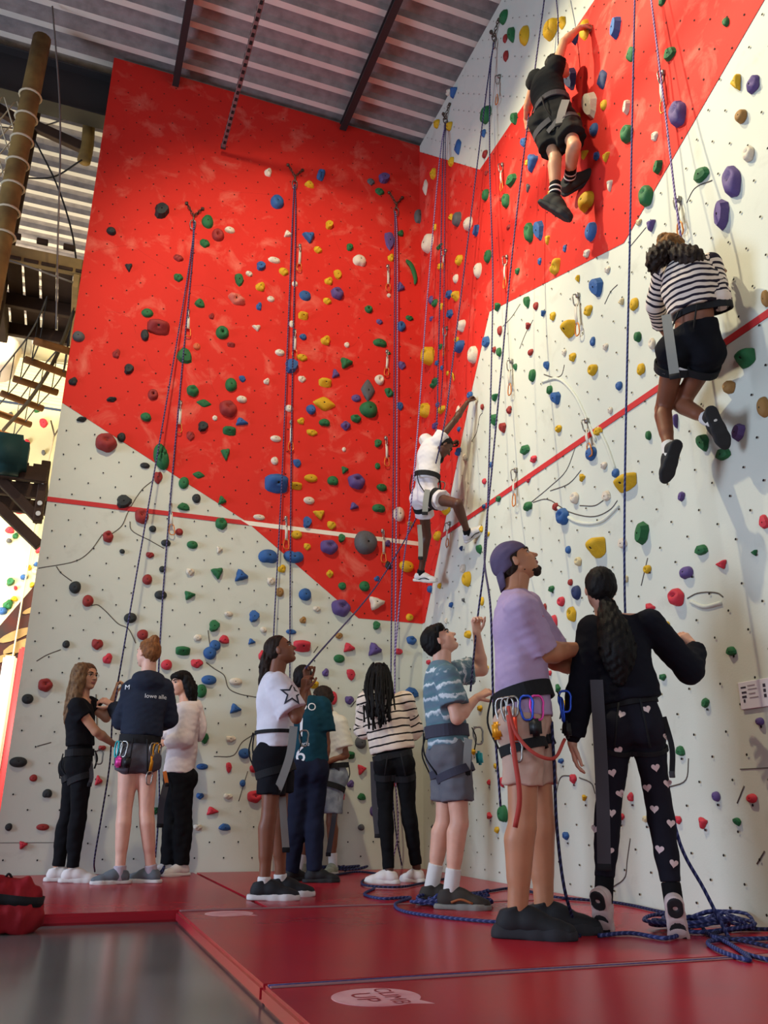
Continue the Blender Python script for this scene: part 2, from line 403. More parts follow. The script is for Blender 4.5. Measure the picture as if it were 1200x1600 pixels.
# ------------------------------------------------------------------ measured positions (metres)
HOLDS = """R -4.52 3.82 0.116 0.202 V facet
R -4.63 3.96 0.103 0.219 V jug
L -0.62 3.03 0.232 0.242 K round
R -3.41 5.67 0.158 0.255 W facet
L -2.69 3.65 0.178 0.249 G foot
R -3.53 2.16 0.125 0.146 G facet
R -4.29 4.77 0.119 0.201 V jug
R -3.42 2.53 0.182 0.106 Y ledge
R -3.06 2.19 0.137 0.136 Y ledge
L -1.56 3.52 0.226 0.183 B ledge
L -3.19 3.70 0.177 0.187 R jug
R -3.29 4.10 0.143 0.159 B facet
R -4.54 2.85 0.106 0.097 G ledge
R -3.19 6.15 0.146 0.229 N facet
R -4.41 2.47 0.099 0.097 V facet
R -3.26 4.87 0.147 0.173 Y bean
R -3.78 1.69 0.107 0.097 P jug
R -3.79 6.06 0.128 0.198 B facet
R -4.14 2.52 0.091 0.110 G facet
R -3.91 4.42 0.103 0.163 G jug
R -4.60 2.53 0.069 0.115 T round
L -0.86 2.34 0.176 0.171 V jug
L -2.56 4.75 0.151 0.216 G facet
R -4.41 4.19 0.108 0.114 G facet
L -1.60 2.77 0.175 0.159 B bean
L -1.35 2.80 0.185 0.154 B heart
L -2.84 5.00 0.212 0.145 R ledge
R -2.58 5.11 0.133 0.201 B facet
R -4.77 4.30 0.095 0.110 T tear
L -2.94 6.39 0.177 0.202 D facet
R -4.88 4.44 0.097 0.107 V lump
L -1.10 4.49 0.223 0.156 Y leaf
R -4.28 2.39 0.096 0.084 G facet
L -0.62 4.74 0.146 0.253 K leaf
L -2.09 4.25 0.166 0.176 R jug
L -0.50 2.42 0.181 0.155 W tri
L -0.61 4.51 0.195 0.181 G round
R -2.98 6.91 0.189 0.162 Y ring
L -0.16 2.81 0.203 0.148 Y tear
R -1.58 0.48 0.103 0.148 G bean
R -2.55 5.85 0.141 0.197 B tri
L -2.09 5.52 0.189 0.171 S double
L -2.97 3.15 0.159 0.137 D facet
R -3.28 4.59 0.116 0.152 B round
L -0.13 6.35 0.152 0.279 G arc
R -3.88 1.81 0.090 0.083 V bean
R -2.66 2.54 0.123 0.118 B jug
R -3.57 5.77 0.108 0.179 N leaf
L -1.00 2.94 0.165 0.152 V jug
R -4.02 1.91 0.091 0.075 G facet
R -2.79 4.61 0.117 0.166 Y double
L -0.73 3.67 0.187 0.148 V jug
R -0.29 6.59 0.211 0.224 W round
R -3.79 5.05 0.102 0.146 G jug
L -1.47 4.86 0.165 0.173 B facet
L -0.51 1.96 0.152 0.149 V tri
R -0.29 5.13 0.195 0.195 Y jug
R -4.77 4.56 0.075 0.119 Y tri
R -4.49 1.93 0.054 0.095 P facet
R -3.42 6.43 0.105 0.193 Y round
L -1.85 2.56 0.139 0.136 B tri
L -0.39 6.72 0.143 0.248 V facet
R -2.92 3.96 0.114 0.128 Y ledge
R -3.06 2.88 0.101 0.112 B oval
L -3.54 0.84 0.124 0.093 D oval
L -2.80 3.03 0.114 0.149 R jug
R -2.76 1.95 0.084 0.117 N oval
L -1.23 1.94 0.161 0.108 P ledge
R -2.54 7.31 0.124 0.210 Y round
R -1.31 4.60 0.129 0.184 W jug
L -3.42 1.46 0.105 0.115 R jug
R -4.29 5.28 0.097 0.112 G facet
L -0.12 1.57 0.154 0.122 B facet
R -1.75 7.10 0.166 0.180 G round
R -2.43 5.19 0.103 0.182 G jug
R -4.77 4.04 0.064 0.102 W jug
R -4.39 2.75 0.069 0.080 T jug
R -3.79 0.47 0.057 0.070 P tri
R -3.91 5.67 0.089 0.138 G leaf
L -2.07 2.57 0.125 0.123 G tri
L -1.60 0.60 0.119 0.106 P jug
R -4.05 4.55 0.091 0.101 G facet
R -3.53 1.68 0.083 0.072 P tri
R -2.67 3.50 0.110 0.110 B facet
R -4.16 1.79 0.086 0.052 P tri
R -4.16 0.59 0.068 0.047 P oval
R -3.29 6.51 0.096 0.172 N facet
L -1.73 6.86 0.146 0.173 B round
L -2.08 1.82 0.115 0.115 B round
R -1.06 2.46 0.118 0.136 Y ring
R -4.15 1.32 0.063 0.061 G facet
R -2.18 5.95 0.144 0.139 G facet
R -0.16 4.54 0.174 0.154 Y jug
R -4.72 3.12 0.045 0.101 T round
L -2.13 1.48 0.090 0.134 G oval
R -2.69 1.81 0.080 0.100 Y jug
L -2.21 5.09 0.131 0.142 G ring
L -2.06 2.07 0.116 0.112 G facet
L -0.88 5.01 0.152 0.140 G tri
R -1.46 5.45 0.116 0.182 W oval
L -2.95 4.88 0.104 0.158 D tear
L -2.85 4.01 0.131 0.114 G tear
L -2.07 1.58 0.125 0.096 B oval
L -0.26 3.38 0.121 0.154 W round
R -1.03 4.84 0.146 0.146 B heart
R -3.32 2.15 0.075 0.087 W facet
R -3.67 0.84 0.059 0.069 G facet
R -3.93 2.75 0.055 0.101 V tri
L -1.22 2.44 0.121 0.119 B round
L -1.70 2.19 0.115 0.115 B facet
L -0.75 6.34 0.145 0.163 W bean
R -2.17 3.27 0.120 0.099 G facet
L -2.46 6.39 0.122 0.164 G round
L -2.08 4.52 0.116 0.144 G round
L -3.05 1.83 0.095 0.110 R lump
L -1.82 1.34 0.115 0.100 B tri
L -1.35 6.50 0.155 0.145 B tri
R -3.19 2.52 0.075 0.093 W facet
R -3.68 3.46 0.073 0.097 G tear
L -1.24 7.39 0.108 0.227 B double
R -3.81 5.28 0.078 0.123 W facet
R -3.67 3.72 0.070 0.105 Y bean
L -2.34 6.25 0.129 0.146 R ring
L -3.29 2.31 0.095 0.108 D round
L -1.23 4.38 0.130 0.132 B tear
L -2.80 2.08 0.109 0.097 D oval
L -0.77 1.96 0.129 0.105 P tri
L -0.63 1.09 0.107 0.115 K round
L -0.02 7.15 0.107 0.239 K bean
R -2.31 7.57 0.107 0.195 G facet
L -2.08 3.77 0.100 0.142 G tri
R -1.08 5.05 0.129 0.148 W lump
R -1.08 7.28 0.127 0.199 B leaf
L -3.56 4.75 0.105 0.125 K oval
R -2.45 1.80 0.063 0.116 P bean
L -2.08 5.76 0.116 0.150 G facet
L -2.32 4.02 0.118 0.116 D facet
L -2.07 3.05 0.103 0.121 G jug
L -2.19 1.72 0.108 0.096 P lump
R -3.91 1.08 0.063 0.053 G facet
L -2.45 3.41 0.096 0.130 G oval
L -1.11 3.27 0.133 0.108 Y tri
L -0.47 7.58 0.163 0.150 V facet
L -1.00 5.85 0.148 0.131 V jug
R -3.92 4.18 0.073 0.093 V tri
R -3.91 0.60 0.050 0.058 V oval
L -1.96 0.48 0.114 0.077 P tri
R -1.04 6.36 0.140 0.157 K round
L -1.95 4.13 0.141 0.098 B tri
L -2.32 1.82 0.124 0.080 G ledge
R -2.18 7.94 0.120 0.172 G oval
R -1.57 4.60 0.108 0.137 B facet
R -3.67 3.23 0.062 0.094 Y bean
L -3.07 4.50 0.108 0.118 D facet
L -2.45 4.38 0.112 0.119 G jug
L -3.17 2.20 0.090 0.102 R round
L -3.54 1.34 0.083 0.092 D oval
L -1.61 0.84 0.103 0.092 P lump
L -1.23 3.17 0.105 0.127 B facet
L -2.31 2.33 0.110 0.095 G tri
R -1.29 6.12 0.142 0.137 W round
R -3.16 3.98 0.086 0.095 Y lump
L -1.23 0.22 0.086 0.104 Y oval
L -0.86 4.28 0.106 0.147 V double
L -0.47 3.65 0.141 0.106 G tear
L -2.69 3.43 0.076 0.148 R lump
R -1.67 3.76 0.101 0.120 G facet
L -3.07 2.80 0.094 0.102 R jug
L -2.95 1.71 0.090 0.093 P lump
L -2.04 1.89 0.098 0.099 B round
L -1.36 5.74 0.122 0.137 B oval
R -3.16 3.49 0.088 0.080 Y ring
L -2.56 2.31 0.101 0.094 D oval
L -2.07 1.08 0.089 0.097 G facet
L -1.71 0.96 0.103 0.087 B round
L -0.74 1.71 0.102 0.109 P facet
L -0.91 1.48 0.075 0.141 P oval
R -0.40 4.75 0.169 0.111 G double
L -2.43 3.17 0.113 0.095 G facet
L -0.48 3.41 0.133 0.105 G bean
L -0.62 0.85 0.093 0.107 P tri
R -3.42 5.42 0.086 0.107 B round
R -4.04 0.48 0.056 0.041 G facet
L -3.39 5.99 0.124 0.108 D tear
L -0.49 5.34 0.150 0.112 G bean
L -0.38 4.76 0.104 0.155 G double
R -2.82 2.63 0.073 0.090 W jug
R -2.57 0.72 0.065 0.075 P lump
L -1.21 3.64 0.140 0.090 Y oval
R -2.06 5.81 0.100 0.139 G jug
R -2.34 3.86 0.083 0.113 G oval
L -2.46 5.38 0.104 0.129 G facet
L -0.98 3.64 0.109 0.119 G bean
L -1.96 1.95 0.093 0.099 P facet
L -2.68 1.94 0.093 0.091 R round
L -2.45 1.69 0.094 0.090 P round
R -3.16 3.01 0.084 0.072 Y facet
R -2.17 2.78 0.097 0.084 G bean
L -2.96 5.15 0.118 0.103 G oval
L -1.84 0.35 0.104 0.071 B facet
L -2.33 4.27 0.138 0.084 G leaf
L -2.06 4.01 0.127 0.090 G ledge
R -0.19 7.45 0.111 0.222 W leaf
R -2.28 6.57 0.101 0.138 G facet
R -1.67 5.47 0.104 0.133 G round
R -3.68 2.75 0.055 0.081 G tear
L -2.82 4.27 0.097 0.110 R ring
L -0.62 2.58 0.107 0.104 G round
R -4.28 0.95 0.046 0.045 V oval
L -1.86 5.99 0.119 0.121 B facet
L -2.43 1.22 0.081 0.091 G round
L -1.11 5.24 0.122 0.117 Y lump
R -1.82 3.62 0.097 0.100 R facet
L -1.83 1.58 0.110 0.074 W oval
L -1.10 4.73 0.134 0.098 Y ledge
R -4.76 5.04 0.052 0.089 G tear
R -3.54 4.81 0.058 0.115 W tri
L -2.69 2.44 0.084 0.095 R round
L -0.86 1.85 0.102 0.091 G oval
R -3.22 5.69 0.073 0.118 Y ledge
R -2.32 4.57 0.081 0.116 G facet
R -3.91 2.27 0.057 0.059 V facet
R -4.42 3.48 0.044 0.080 G facet
L -1.85 5.73 0.118 0.111 Y lump
L -1.33 3.03 0.110 0.092 Y oval
R -0.64 3.25 0.141 0.085 Y ledge
R -3.59 0.48 0.048 0.052 P lump
L -2.91 0.71 0.066 0.090 P tri
R -1.45 5.93 0.111 0.126 B facet
L -3.29 0.35 0.090 0.057 R oval
L -3.42 0.22 0.070 0.070 P tri
R -2.52 1.21 0.074 0.060 Y ring
L -2.47 6.11 0.107 0.112 G lump
L -2.08 3.28 0.086 0.104 G tri
L -2.32 2.81 0.094 0.087 G oval
L -3.29 0.60 0.068 0.078 D bean
L -0.75 1.47 0.089 0.094 V lump
R -0.43 3.05 0.119 0.097 Y round
R -2.56 1.93 0.073 0.069 P ring
R -3.18 0.60 0.055 0.053 P lump
L -2.43 3.90 0.080 0.115 R lump
L -0.25 6.12 0.102 0.145 V tri
R -2.44 0.36 0.060 0.062 B lump
R -3.80 3.35 0.048 0.085 W jug
R -1.02 8.11 0.123 0.153 B tri
R -1.57 0.72 0.070 0.078 P facet
L -2.70 5.63 0.097 0.107 G lump
L -3.20 4.64 0.083 0.105 R lump
L -0.98 3.17 0.093 0.101 Y lump
L -1.00 6.10 0.112 0.117 Y facet
L -0.49 4.89 0.104 0.117 W ring
R -3.53 5.07 0.081 0.075 Y tri
R -1.81 4.35 0.080 0.113 G tear
L -3.55 4.27 0.091 0.087 D lump
L -1.22 3.40 0.106 0.088 W oval
L -0.99 4.86 0.093 0.122 V tri
L -1.09 4.27 0.111 0.095 G bean
R -4.05 4.80 0.061 0.079 W lump
R -2.92 3.72 0.072 0.080 Y lump
L -0.25 1.95 0.114 0.075 P tear
L -1.22 4.14 0.116 0.086 Y lump
L -0.74 0.97 0.105 0.068 G ledge
R -1.67 6.18 0.101 0.119 G round
R -1.31 2.67 0.085 0.092 G facet
L -2.32 3.51 0.109 0.072 G leaf
L -1.36 3.53 0.118 0.075 Y ledge
L -0.12 2.08 0.096 0.089 B jug
L -1.12 6.73 0.106 0.122 Y facet
R -3.28 5.31 0.082 0.079 Y tri
R -3.31 2.64 0.065 0.059 B round
R -3.54 1.92 0.057 0.052 Y ring
R -3.58 1.26 0.052 0.047 G lump
R -3.07 0.49 0.056 0.047 P lump
L -1.61 5.98 0.107 0.106 Y lump
L -1.46 2.67 0.094 0.082 Y lump
L -0.24 5.61 0.100 0.124 B ring
L -1.36 3.78 0.100 0.090 B facet
L -0.75 3.40 0.103 0.090 V tri
L -1.84 1.08 0.091 0.065 W lump
L -1.36 4.98 0.111 0.092 Y lump
R -0.80 5.59 0.111 0.115 B facet
R -3.43 3.23 0.057 0.071 B oval
L -3.19 4.15 0.099 0.074 D double
L -3.43 3.90 0.096 0.071 D double
L -0.98 2.67 0.072 0.110 Y double
L -1.84 0.84 0.062 0.091 P facet
L -2.07 0.84 0.093 0.058 B oval
R -0.81 5.35 0.101 0.120 B facet
R -0.93 3.75 0.090 0.104 B double
R -3.42 5.17 0.062 0.093 B facet
R -3.56 5.53 0.062 0.096 Y oval
L -3.19 5.63 0.081 0.106 D tri
L -2.32 3.27 0.078 0.090 D round
L -3.06 3.78 0.075 0.091 D round
L -0.87 3.05 0.087 0.094 G facet
L -1.56 2.54 0.081 0.088 W lump
L -1.47 2.44 0.081 0.087 T round
L -0.49 2.20 0.087 0.089 G facet
L -0.61 0.61 0.080 0.077 G facet
R -0.57 4.36 0.126 0.087 Y bean
R -3.66 1.55 0.049 0.049 Y ring
L -1.72 6.10 0.127 0.082 W oval
L -1.96 4.38 0.097 0.086 W oval
L -1.37 7.21 0.113 0.107 Y facet
L -1.10 5.99 0.111 0.099 Y lump
L -0.23 5.12 0.091 0.120 V lump
L -0.75 4.62 0.108 0.091 V oval
L -0.75 4.38 0.107 0.089 G jug
R -1.06 5.84 0.109 0.108 Y round
R -2.41 6.18 0.089 0.099 B facet
R -4.28 5.76 0.073 0.065 G lump
L -2.72 5.86 0.104 0.086 R lump
L -1.59 4.01 0.105 0.077 W oval
L -1.95 2.19 0.095 0.066 W tear
R -2.69 4.21 0.067 0.086 Y lump
L -1.71 3.16 0.107 0.065 W oval
R -0.44 7.44 0.108 0.143 Y lump
R -2.45 1.33 0.051 0.069 G tri
L -1.85 7.23 0.095 0.115 W lump
L -2.32 2.55 0.076 0.079 W lump
L -0.50 4.14 0.093 0.096 G facet
L -2.56 2.80 0.081 0.074 D oval
L -1.10 1.59 0.086 0.071 Y ledge
L -2.07 0.35 0.075 0.060 W lump
L -2.43 0.48 0.062 0.070 G lump
R -3.20 4.45 0.067 0.073 W lump
R -2.29 3.14 0.073 0.071 P lump
R -3.19 2.74 0.058 0.061 W lump
R -2.81 2.16 0.060 0.060 C jug
L -2.22 6.35 0.103 0.090 W oval
L -1.37 5.48 0.106 0.087 Y ledge
R -3.13 6.82 0.074 0.099 Y ledge
R -1.82 4.83 0.083 0.093 G tri
R -2.56 3.84 0.067 0.079 B facet
R -3.18 3.71 0.058 0.072 B lump
R -2.93 2.75 0.056 0.067 Y tri
R -0.97 2.58 0.083 0.083 W oval
L -0.50 0.49 0.056 0.099 V oval
R -0.94 4.18 0.075 0.114 W leaf
R -2.69 4.94 0.058 0.104 Y tri
L -1.61 1.83 0.060 0.094 P lump
L -0.37 2.82 0.069 0.107 D facet
R -0.57 6.35 0.143 0.077 G double
R -2.58 3.61 0.059 0.082 G bean
L -0.99 1.71 0.075 0.078 V lump
L -0.25 4.62 0.089 0.100 B facet
L -0.86 3.78 0.083 0.092 G tri
L -0.72 0.72 0.080 0.067 V lump
L -1.59 6.47 0.101 0.093 W tri
L -1.60 4.99 0.096 0.083 W oval
L -1.83 0.60 0.078 0.057 W lump
L -0.52 7.37 0.113 0.102 G lump
L -0.80 0.61 0.067 0.077 P lump
R -0.39 4.26 0.128 0.074 V lump
R -1.70 3.97 0.080 0.081 G tri
R -1.05 1.96 0.078 0.073 Y jug
R -1.32 2.20 0.062 0.088 Y oval
R -2.18 7.43 0.067 0.142 R bean
L -1.86 5.23 0.102 0.077 W tri
L -1.47 4.37 0.081 0.087 W oval
L -0.85 2.56 0.079 0.077 G round
L -0.87 2.07 0.077 0.074 T lump
L -2.07 0.60 0.065 0.062 B lump
L -0.87 6.50 0.092 0.104 G facet
L -1.35 4.73 0.083 0.090 W lump
R -0.96 5.68 0.082 0.114 W oval
R -1.08 3.62 0.071 0.096 W tear
R -1.83 4.57 0.059 0.109 R oval
L -2.69 2.67 0.074 0.066 R lump
L -1.22 2.92 0.071 0.085 Y lump
L -1.60 2.06 0.079 0.066 W tear
L -2.20 1.95 0.074 0.064 W oval
L -1.71 1.95 0.077 0.065 B tri
L -1.24 6.36 0.096 0.093 Y lump
L -1.11 5.73 0.095 0.089 Y lump
L -1.34 4.25 0.088 0.079 Y lump
R -2.56 2.65 0.061 0.060 R round
R -2.44 2.05 0.059 0.058 G lump
R -4.40 1.79 0.040 0.034 G tri
R -1.23 1.31 0.072 0.062 Y lump
L -2.82 3.53 0.082 0.065 D oval
L -0.66 1.34 0.063 0.082 G lump
R -0.92 7.21 0.100 0.112 Y lump
R -0.97 5.46 0.090 0.098 Y ledge
R -0.55 8.07 0.110 0.122 Y lump
R -0.89 7.73 0.103 0.117 Y lump
R -3.30 0.48 0.037 0.045 C lump
R -1.35 0.47 0.060 0.061 P tri
R -1.46 0.37 0.058 0.059 Y lump
L -1.34 2.07 0.093 0.055 B oval
R -2.33 1.93 0.049 0.067 R lump
L -2.45 4.88 0.070 0.088 O oval
L -1.59 3.77 0.072 0.083 W round
L -2.45 2.92 0.070 0.068 R round
L -2.07 2.79 0.066 0.075 W tri
L -1.23 2.19 0.075 0.068 T lump
L -3.30 1.81 0.057 0.065 D round
L -3.41 0.72 0.058 0.054 R round
L -3.54 0.35 0.051 0.056 D round
L -0.37 6.49 0.087 0.105 Y lump
L -0.63 5.74 0.091 0.091 G ring
R -2.67 3.24 0.062 0.059 Y jug
R -3.54 3.82 0.058 0.051 C tri
R -2.43 0.84 0.058 0.043 B lump
L -1.85 5.49 0.069 0.101 B lump
L -1.97 4.61 0.085 0.073 B facet
R -3.32 3.59 0.050 0.061 W lump
R -1.94 3.73 0.068 0.072 R lump
R -2.69 2.28 0.052 0.057 B round
R -1.48 0.84 0.060 0.058 Y lump
R -0.84 4.60 0.070 0.106 Y arc
R -2.44 5.66 0.057 0.101 K tri
L -0.29 0.74 0.057 0.079 P lump
R -2.45 4.45 0.059 0.079 R oval
L -0.14 2.31 0.076 0.071 Y round
L -0.38 3.05 0.077 0.075 V lump
R -0.43 5.71 0.109 0.082 G ring
R -3.80 4.29 0.052 0.053 C lump
L -1.10 2.31 0.076 0.062 W lump
L -2.91 0.97 0.061 0.051 R lump
L -0.63 7.48 0.096 0.093 K lump
R -0.32 5.82 0.081 0.114 V oval
R -3.42 4.16 0.052 0.059 W lump
R -1.69 3.01 0.068 0.064 G lump
R -3.32 1.91 0.043 0.046 C lump
R -2.32 4.34 0.060 0.073 R tri
R -3.31 3.10 0.043 0.058 W lump
R -2.69 0.60 0.040 0.047 Y tri
R -1.09 0.97 0.059 0.061 Y lump
R -2.18 7.66 0.067 0.107 R oval
R -1.67 6.94 0.070 0.104 B lump
R -2.55 4.82 0.052 0.081 B lump
L -1.73 5.61 0.076 0.079 W oval
L -1.72 4.63 0.073 0.073 W lump
L -2.69 2.92 0.063 0.062 D round
L -0.25 6.86 0.089 0.090 G lump
L -0.13 3.29 0.079 0.070 T lump
R -1.68 6.67 0.086 0.080 R oval
R -2.33 4.08 0.065 0.061 R oval
L -0.14 5.74 0.094 0.075 G lump
R -1.21 4.22 0.072 0.075 B ring
R -2.19 4.96 0.064 0.073 G lump
R -3.06 4.32 0.051 0.063 Y tri
R -0.22 2.56 0.077 0.072 B round
R -2.81 3.82 0.046 0.066 W lump
L -2.33 5.26 0.065 0.076 R lump
L -0.61 0.35 0.061 0.054 K round
L -0.01 1.22 0.067 0.060 B tri
R -3.76 1.44 0.036 0.034 V round
R -0.16 1.85 0.083 0.057 P lump
L -1.98 5.86 0.076 0.072 W lump
L -2.93 2.67 0.061 0.054 D tear
L -1.71 0.71 0.051 0.058 B round
L -1.36 5.23 0.077 0.070 B round
R -0.57 6.09 0.089 0.083 Y lump
R -2.56 4.32 0.057 0.061 B tri
R -1.35 2.84 0.064 0.060 Y lump
R -2.69 2.04 0.046 0.047 R round
R -0.87 6.52 0.068 0.107 Y double
R -2.92 4.69 0.042 0.077 B lump
L -1.49 5.36 0.056 0.094 W oval
R -2.07 4.08 0.055 0.068 G facet
R -1.45 3.98 0.053 0.077 R tear
L -2.57 2.55 0.051 0.060 D round
L -0.49 2.67 0.068 0.059 B lump
L -0.50 5.61 0.076 0.074 V lump
R -2.19 3.00 0.061 0.045 P tri
R -0.70 2.30 0.062 0.061 B lump
R -0.23 0.61 0.060 0.056 P tri
L -2.11 4.97 0.079 0.052 R ledge
R -0.59 5.58 0.057 0.102 Y tri
R -1.71 4.44 0.052 0.073 R lump
R -1.57 3.37 0.050 0.067 B lump
R -0.45 2.54 0.058 0.070 Y lump
L -0.82 0.86 0.055 0.050 P lump
L -0.50 3.88 0.057 0.072 G round
R -0.87 8.24 0.085 0.086 W lump
R -0.22 0.85 0.061 0.052 B lump
R -0.56 5.10 0.066 0.078 G lump
R -2.35 1.45 0.037 0.046 P lump
R -1.38 1.62 0.046 0.053 Y lump
L -1.48 5.86 0.064 0.065 W round
R -0.46 4.96 0.076 0.063 B lump
R -2.07 5.51 0.068 0.051 R lump
R -1.42 3.03 0.057 0.049 B lump
R -1.47 2.76 0.056 0.048 Y lump
R -0.94 2.78 0.061 0.051 N tri
R -2.44 5.93 0.051 0.065 Y lump
R -1.44 3.26 0.051 0.056 P round
R -1.35 0.72 0.043 0.045 P lump
R -0.45 6.69 0.062 0.088 Y lump
L -2.21 4.13 0.050 0.056 W round
L -0.87 5.24 0.058 0.063 W round
R -0.32 5.58 0.080 0.060 V lump
R -0.95 4.96 0.070 0.054 Y ledge
R -0.46 4.47 0.064 0.061 B lump
R -0.60 3.86 0.061 0.057 Y lump
R -0.58 4.84 0.055 0.062 B lump
R -0.58 2.17 0.039 0.056 W lump
L -0.39 5.24 0.060 0.048 G lump
R -0.95 3.98 0.050 0.050 B round
R -1.69 6.43 0.051 0.057 R lump
R -1.96 5.91 0.047 0.054 R lump
R -0.23 0.36 0.045 0.040 K lump
R -0.71 4.71 0.045 0.061 Y lump
L -0.87 4.01 0.042 0.050 W round
R -2.76 5.35 0.033 0.048 Y lump
R -0.96 2.29 0.037 0.043 K lump
L -0.39 5.98 0.046 0.051 W round"""
